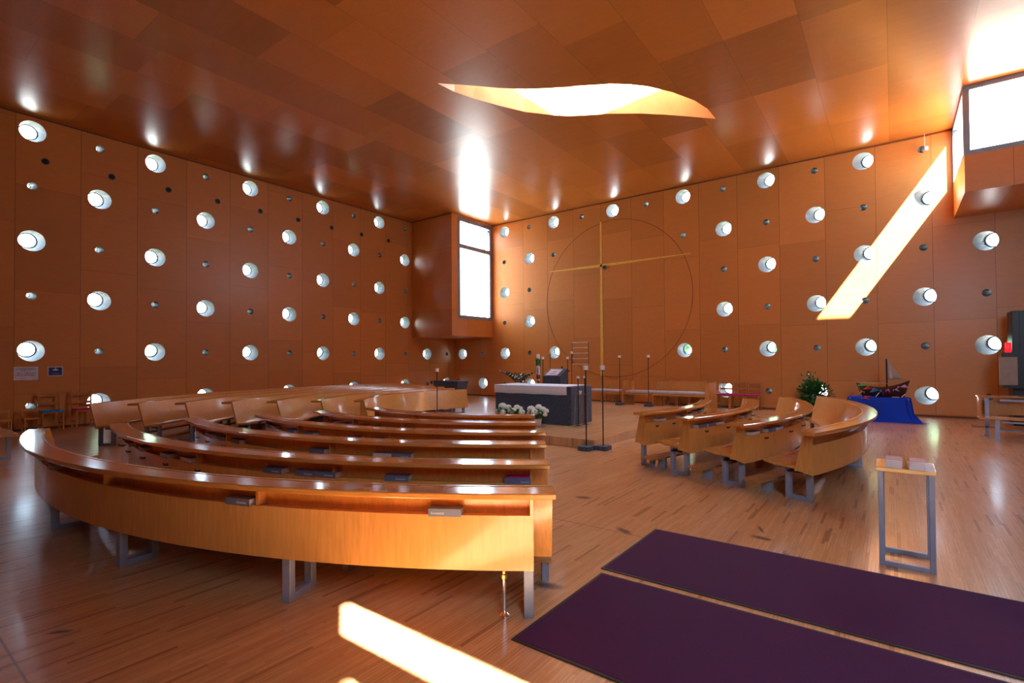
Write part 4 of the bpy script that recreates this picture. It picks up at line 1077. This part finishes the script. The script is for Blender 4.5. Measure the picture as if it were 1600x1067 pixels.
for i in range(st):
    for q in range(12): fs_.append((i*12+q, i*12+(q+1) % 12, (i+1)*12+(q+1) % 12, (i+1)*12+q))
fs_.append(tuple(range(12))); fs_.append(tuple(st*12+q for q in range(12)))
mb.add(vs_, fs_); mb.build('hull', M['hull'], o, smooth=True)
mb = MB(); mb.tube([(16.12, by, TZ+.1), (16.12, by, 1.53)], .017, 8); mb.build('mast', M['rod'], o)
mb = MB(); mb.tube([(16.12, by, 1.02), (16.62, by, 1.0)], .007, 6); mb.build('boom', M['rope'], o)
mb = MB(); vs_, fs_ = [], []
for i in range(9):
    for j in range(9):
        u_, v_ = i/8, j/8; zz = 1.50-(1.50-1.02)*v_; xx = 16.14+(.30*v_**1.15)*u_; vs_.append((xx, by+.035*math.sin(u_*9+v_*2)*v_, zz+.03*u_*(1-v_)-.01*math.sin(u_*8)))
for i in range(8):
    for j in range(8): fs_.append((i*9+j, (i+1)*9+j, (i+1)*9+j+1, i*9+j+1))
mb.add(vs_, fs_); s_ = mb.build('sail', M['sail'], o, smooth=True); q_ = s_.modifiers.new('t', 'SOLIDIFY'); q_.thickness = .004
mb = MB()
for sg in (-1, 1):
    mb.tube([(bx-.40, by+.0, TZ+.36), (bx-.1, by+sg*.2, TZ+.33), (bx+.25, by+sg*.2, TZ+.34), (bx+.55, by, TZ+.46)], .008, 6)
mb.tube([(15.42, by-.2, TZ), (15.50, by-.1, 1.0), (15.62, by-.25, TZ)], .005, 5); mb.tube([(15.50, by-.1, 1.0), (15.9, by, .93), (16.12, by, .95)], .003, 4)
for q in range(5): mb.tube([(15.44+q*.012, by-.19+q*.015, TZ+.06*q), (15.60-q*.018, by-.23+q*.02, TZ+.03+.06*q)], .003, 4)
mb.build('rigging', M['rope'], o)
FISH = [('green', (.10, .45, .08), (15.62, -1.74, .86), .07), ('orange red', (.65, .06, .02), (15.72, -1.76, .78), .07), ('sky blue', (.04, .22, .50), (15.87, -1.78, .73), .09),
        ('yellow', (.75, .40, .02), (15.60, -1.74, .69), .06), ('pink', (.60, .18, .38), (15.42, -1.86, .65), .06), ('crimson', (.45, .01, .04), (16.05, -1.79, .66), .08),
        ('rose', (.60, .14, .28), (16.16, -1.79, .74), .07), ('mauve', (.50, .22, .40), (16.32, -1.77, .76), .06), ('scarlet', (.55, .02, .06), (15.72, -1.97, .545), .06), ('lilac', (.55, .28, .45), (16.47, -1.71, .84), .07)]
for q, (nm, col, p, sz) in enumerate(FISH):
    mt = plain('paper_'+nm.replace(' ', '_'), col, .7); mb = MB(); P_ = Vector(p); a = q*1.1
    sz *= 1.35; dx, dz = sz*math.cos(a*.3), sz*math.sin(a*.3)*.4
    mb.add([P_+Vector((-dx, 0, -dz)), P_+Vector((0, -.03, sz*.75)), P_+Vector((dx, 0, dz)), P_+Vector((0, .03, -sz*.2)), P_+Vector((dx*1.5, .01, sz*.4)), P_+Vector((dx*1.5, -.01, -sz*.3)), P_+Vector((0, -.05, 0))],
           [(0, 1, 6), (1, 2, 6), (0, 6, 3), (6, 2, 3), (0, 3, 1), (1, 3, 2), (2, 4, 5)])
    s_ = mb.build('paper_fish', mt); q_ = s_.modifiers.new('t', 'SOLIDIFY'); q_.thickness = .006
    tag(s_, '%s folded paper fish hung on the side of the model boat' % nm, 'paper fish', 'paper fish around the model boat')
for q, (p0, p1) in enumerate((((15.66, -1.86, .605), (15.80, -1.87, .605)), ((15.90, -1.84, .60), (15.97, -1.80, .70)), ((16.22, -1.84, .60), (16.36, -1.85, .605)), ((16.40, -1.85, .605), (16.48, -1.79, .68)))):
    mb = MB(); mb.tube([p0, p1], .009, 6); tag(mb.build('wooden_peg', M['paper'] if q else M['brass']), 'small pale peg among the paper fish, %s counted from the net end' % ORD[q], 'peg', 'pegs on the model boat')
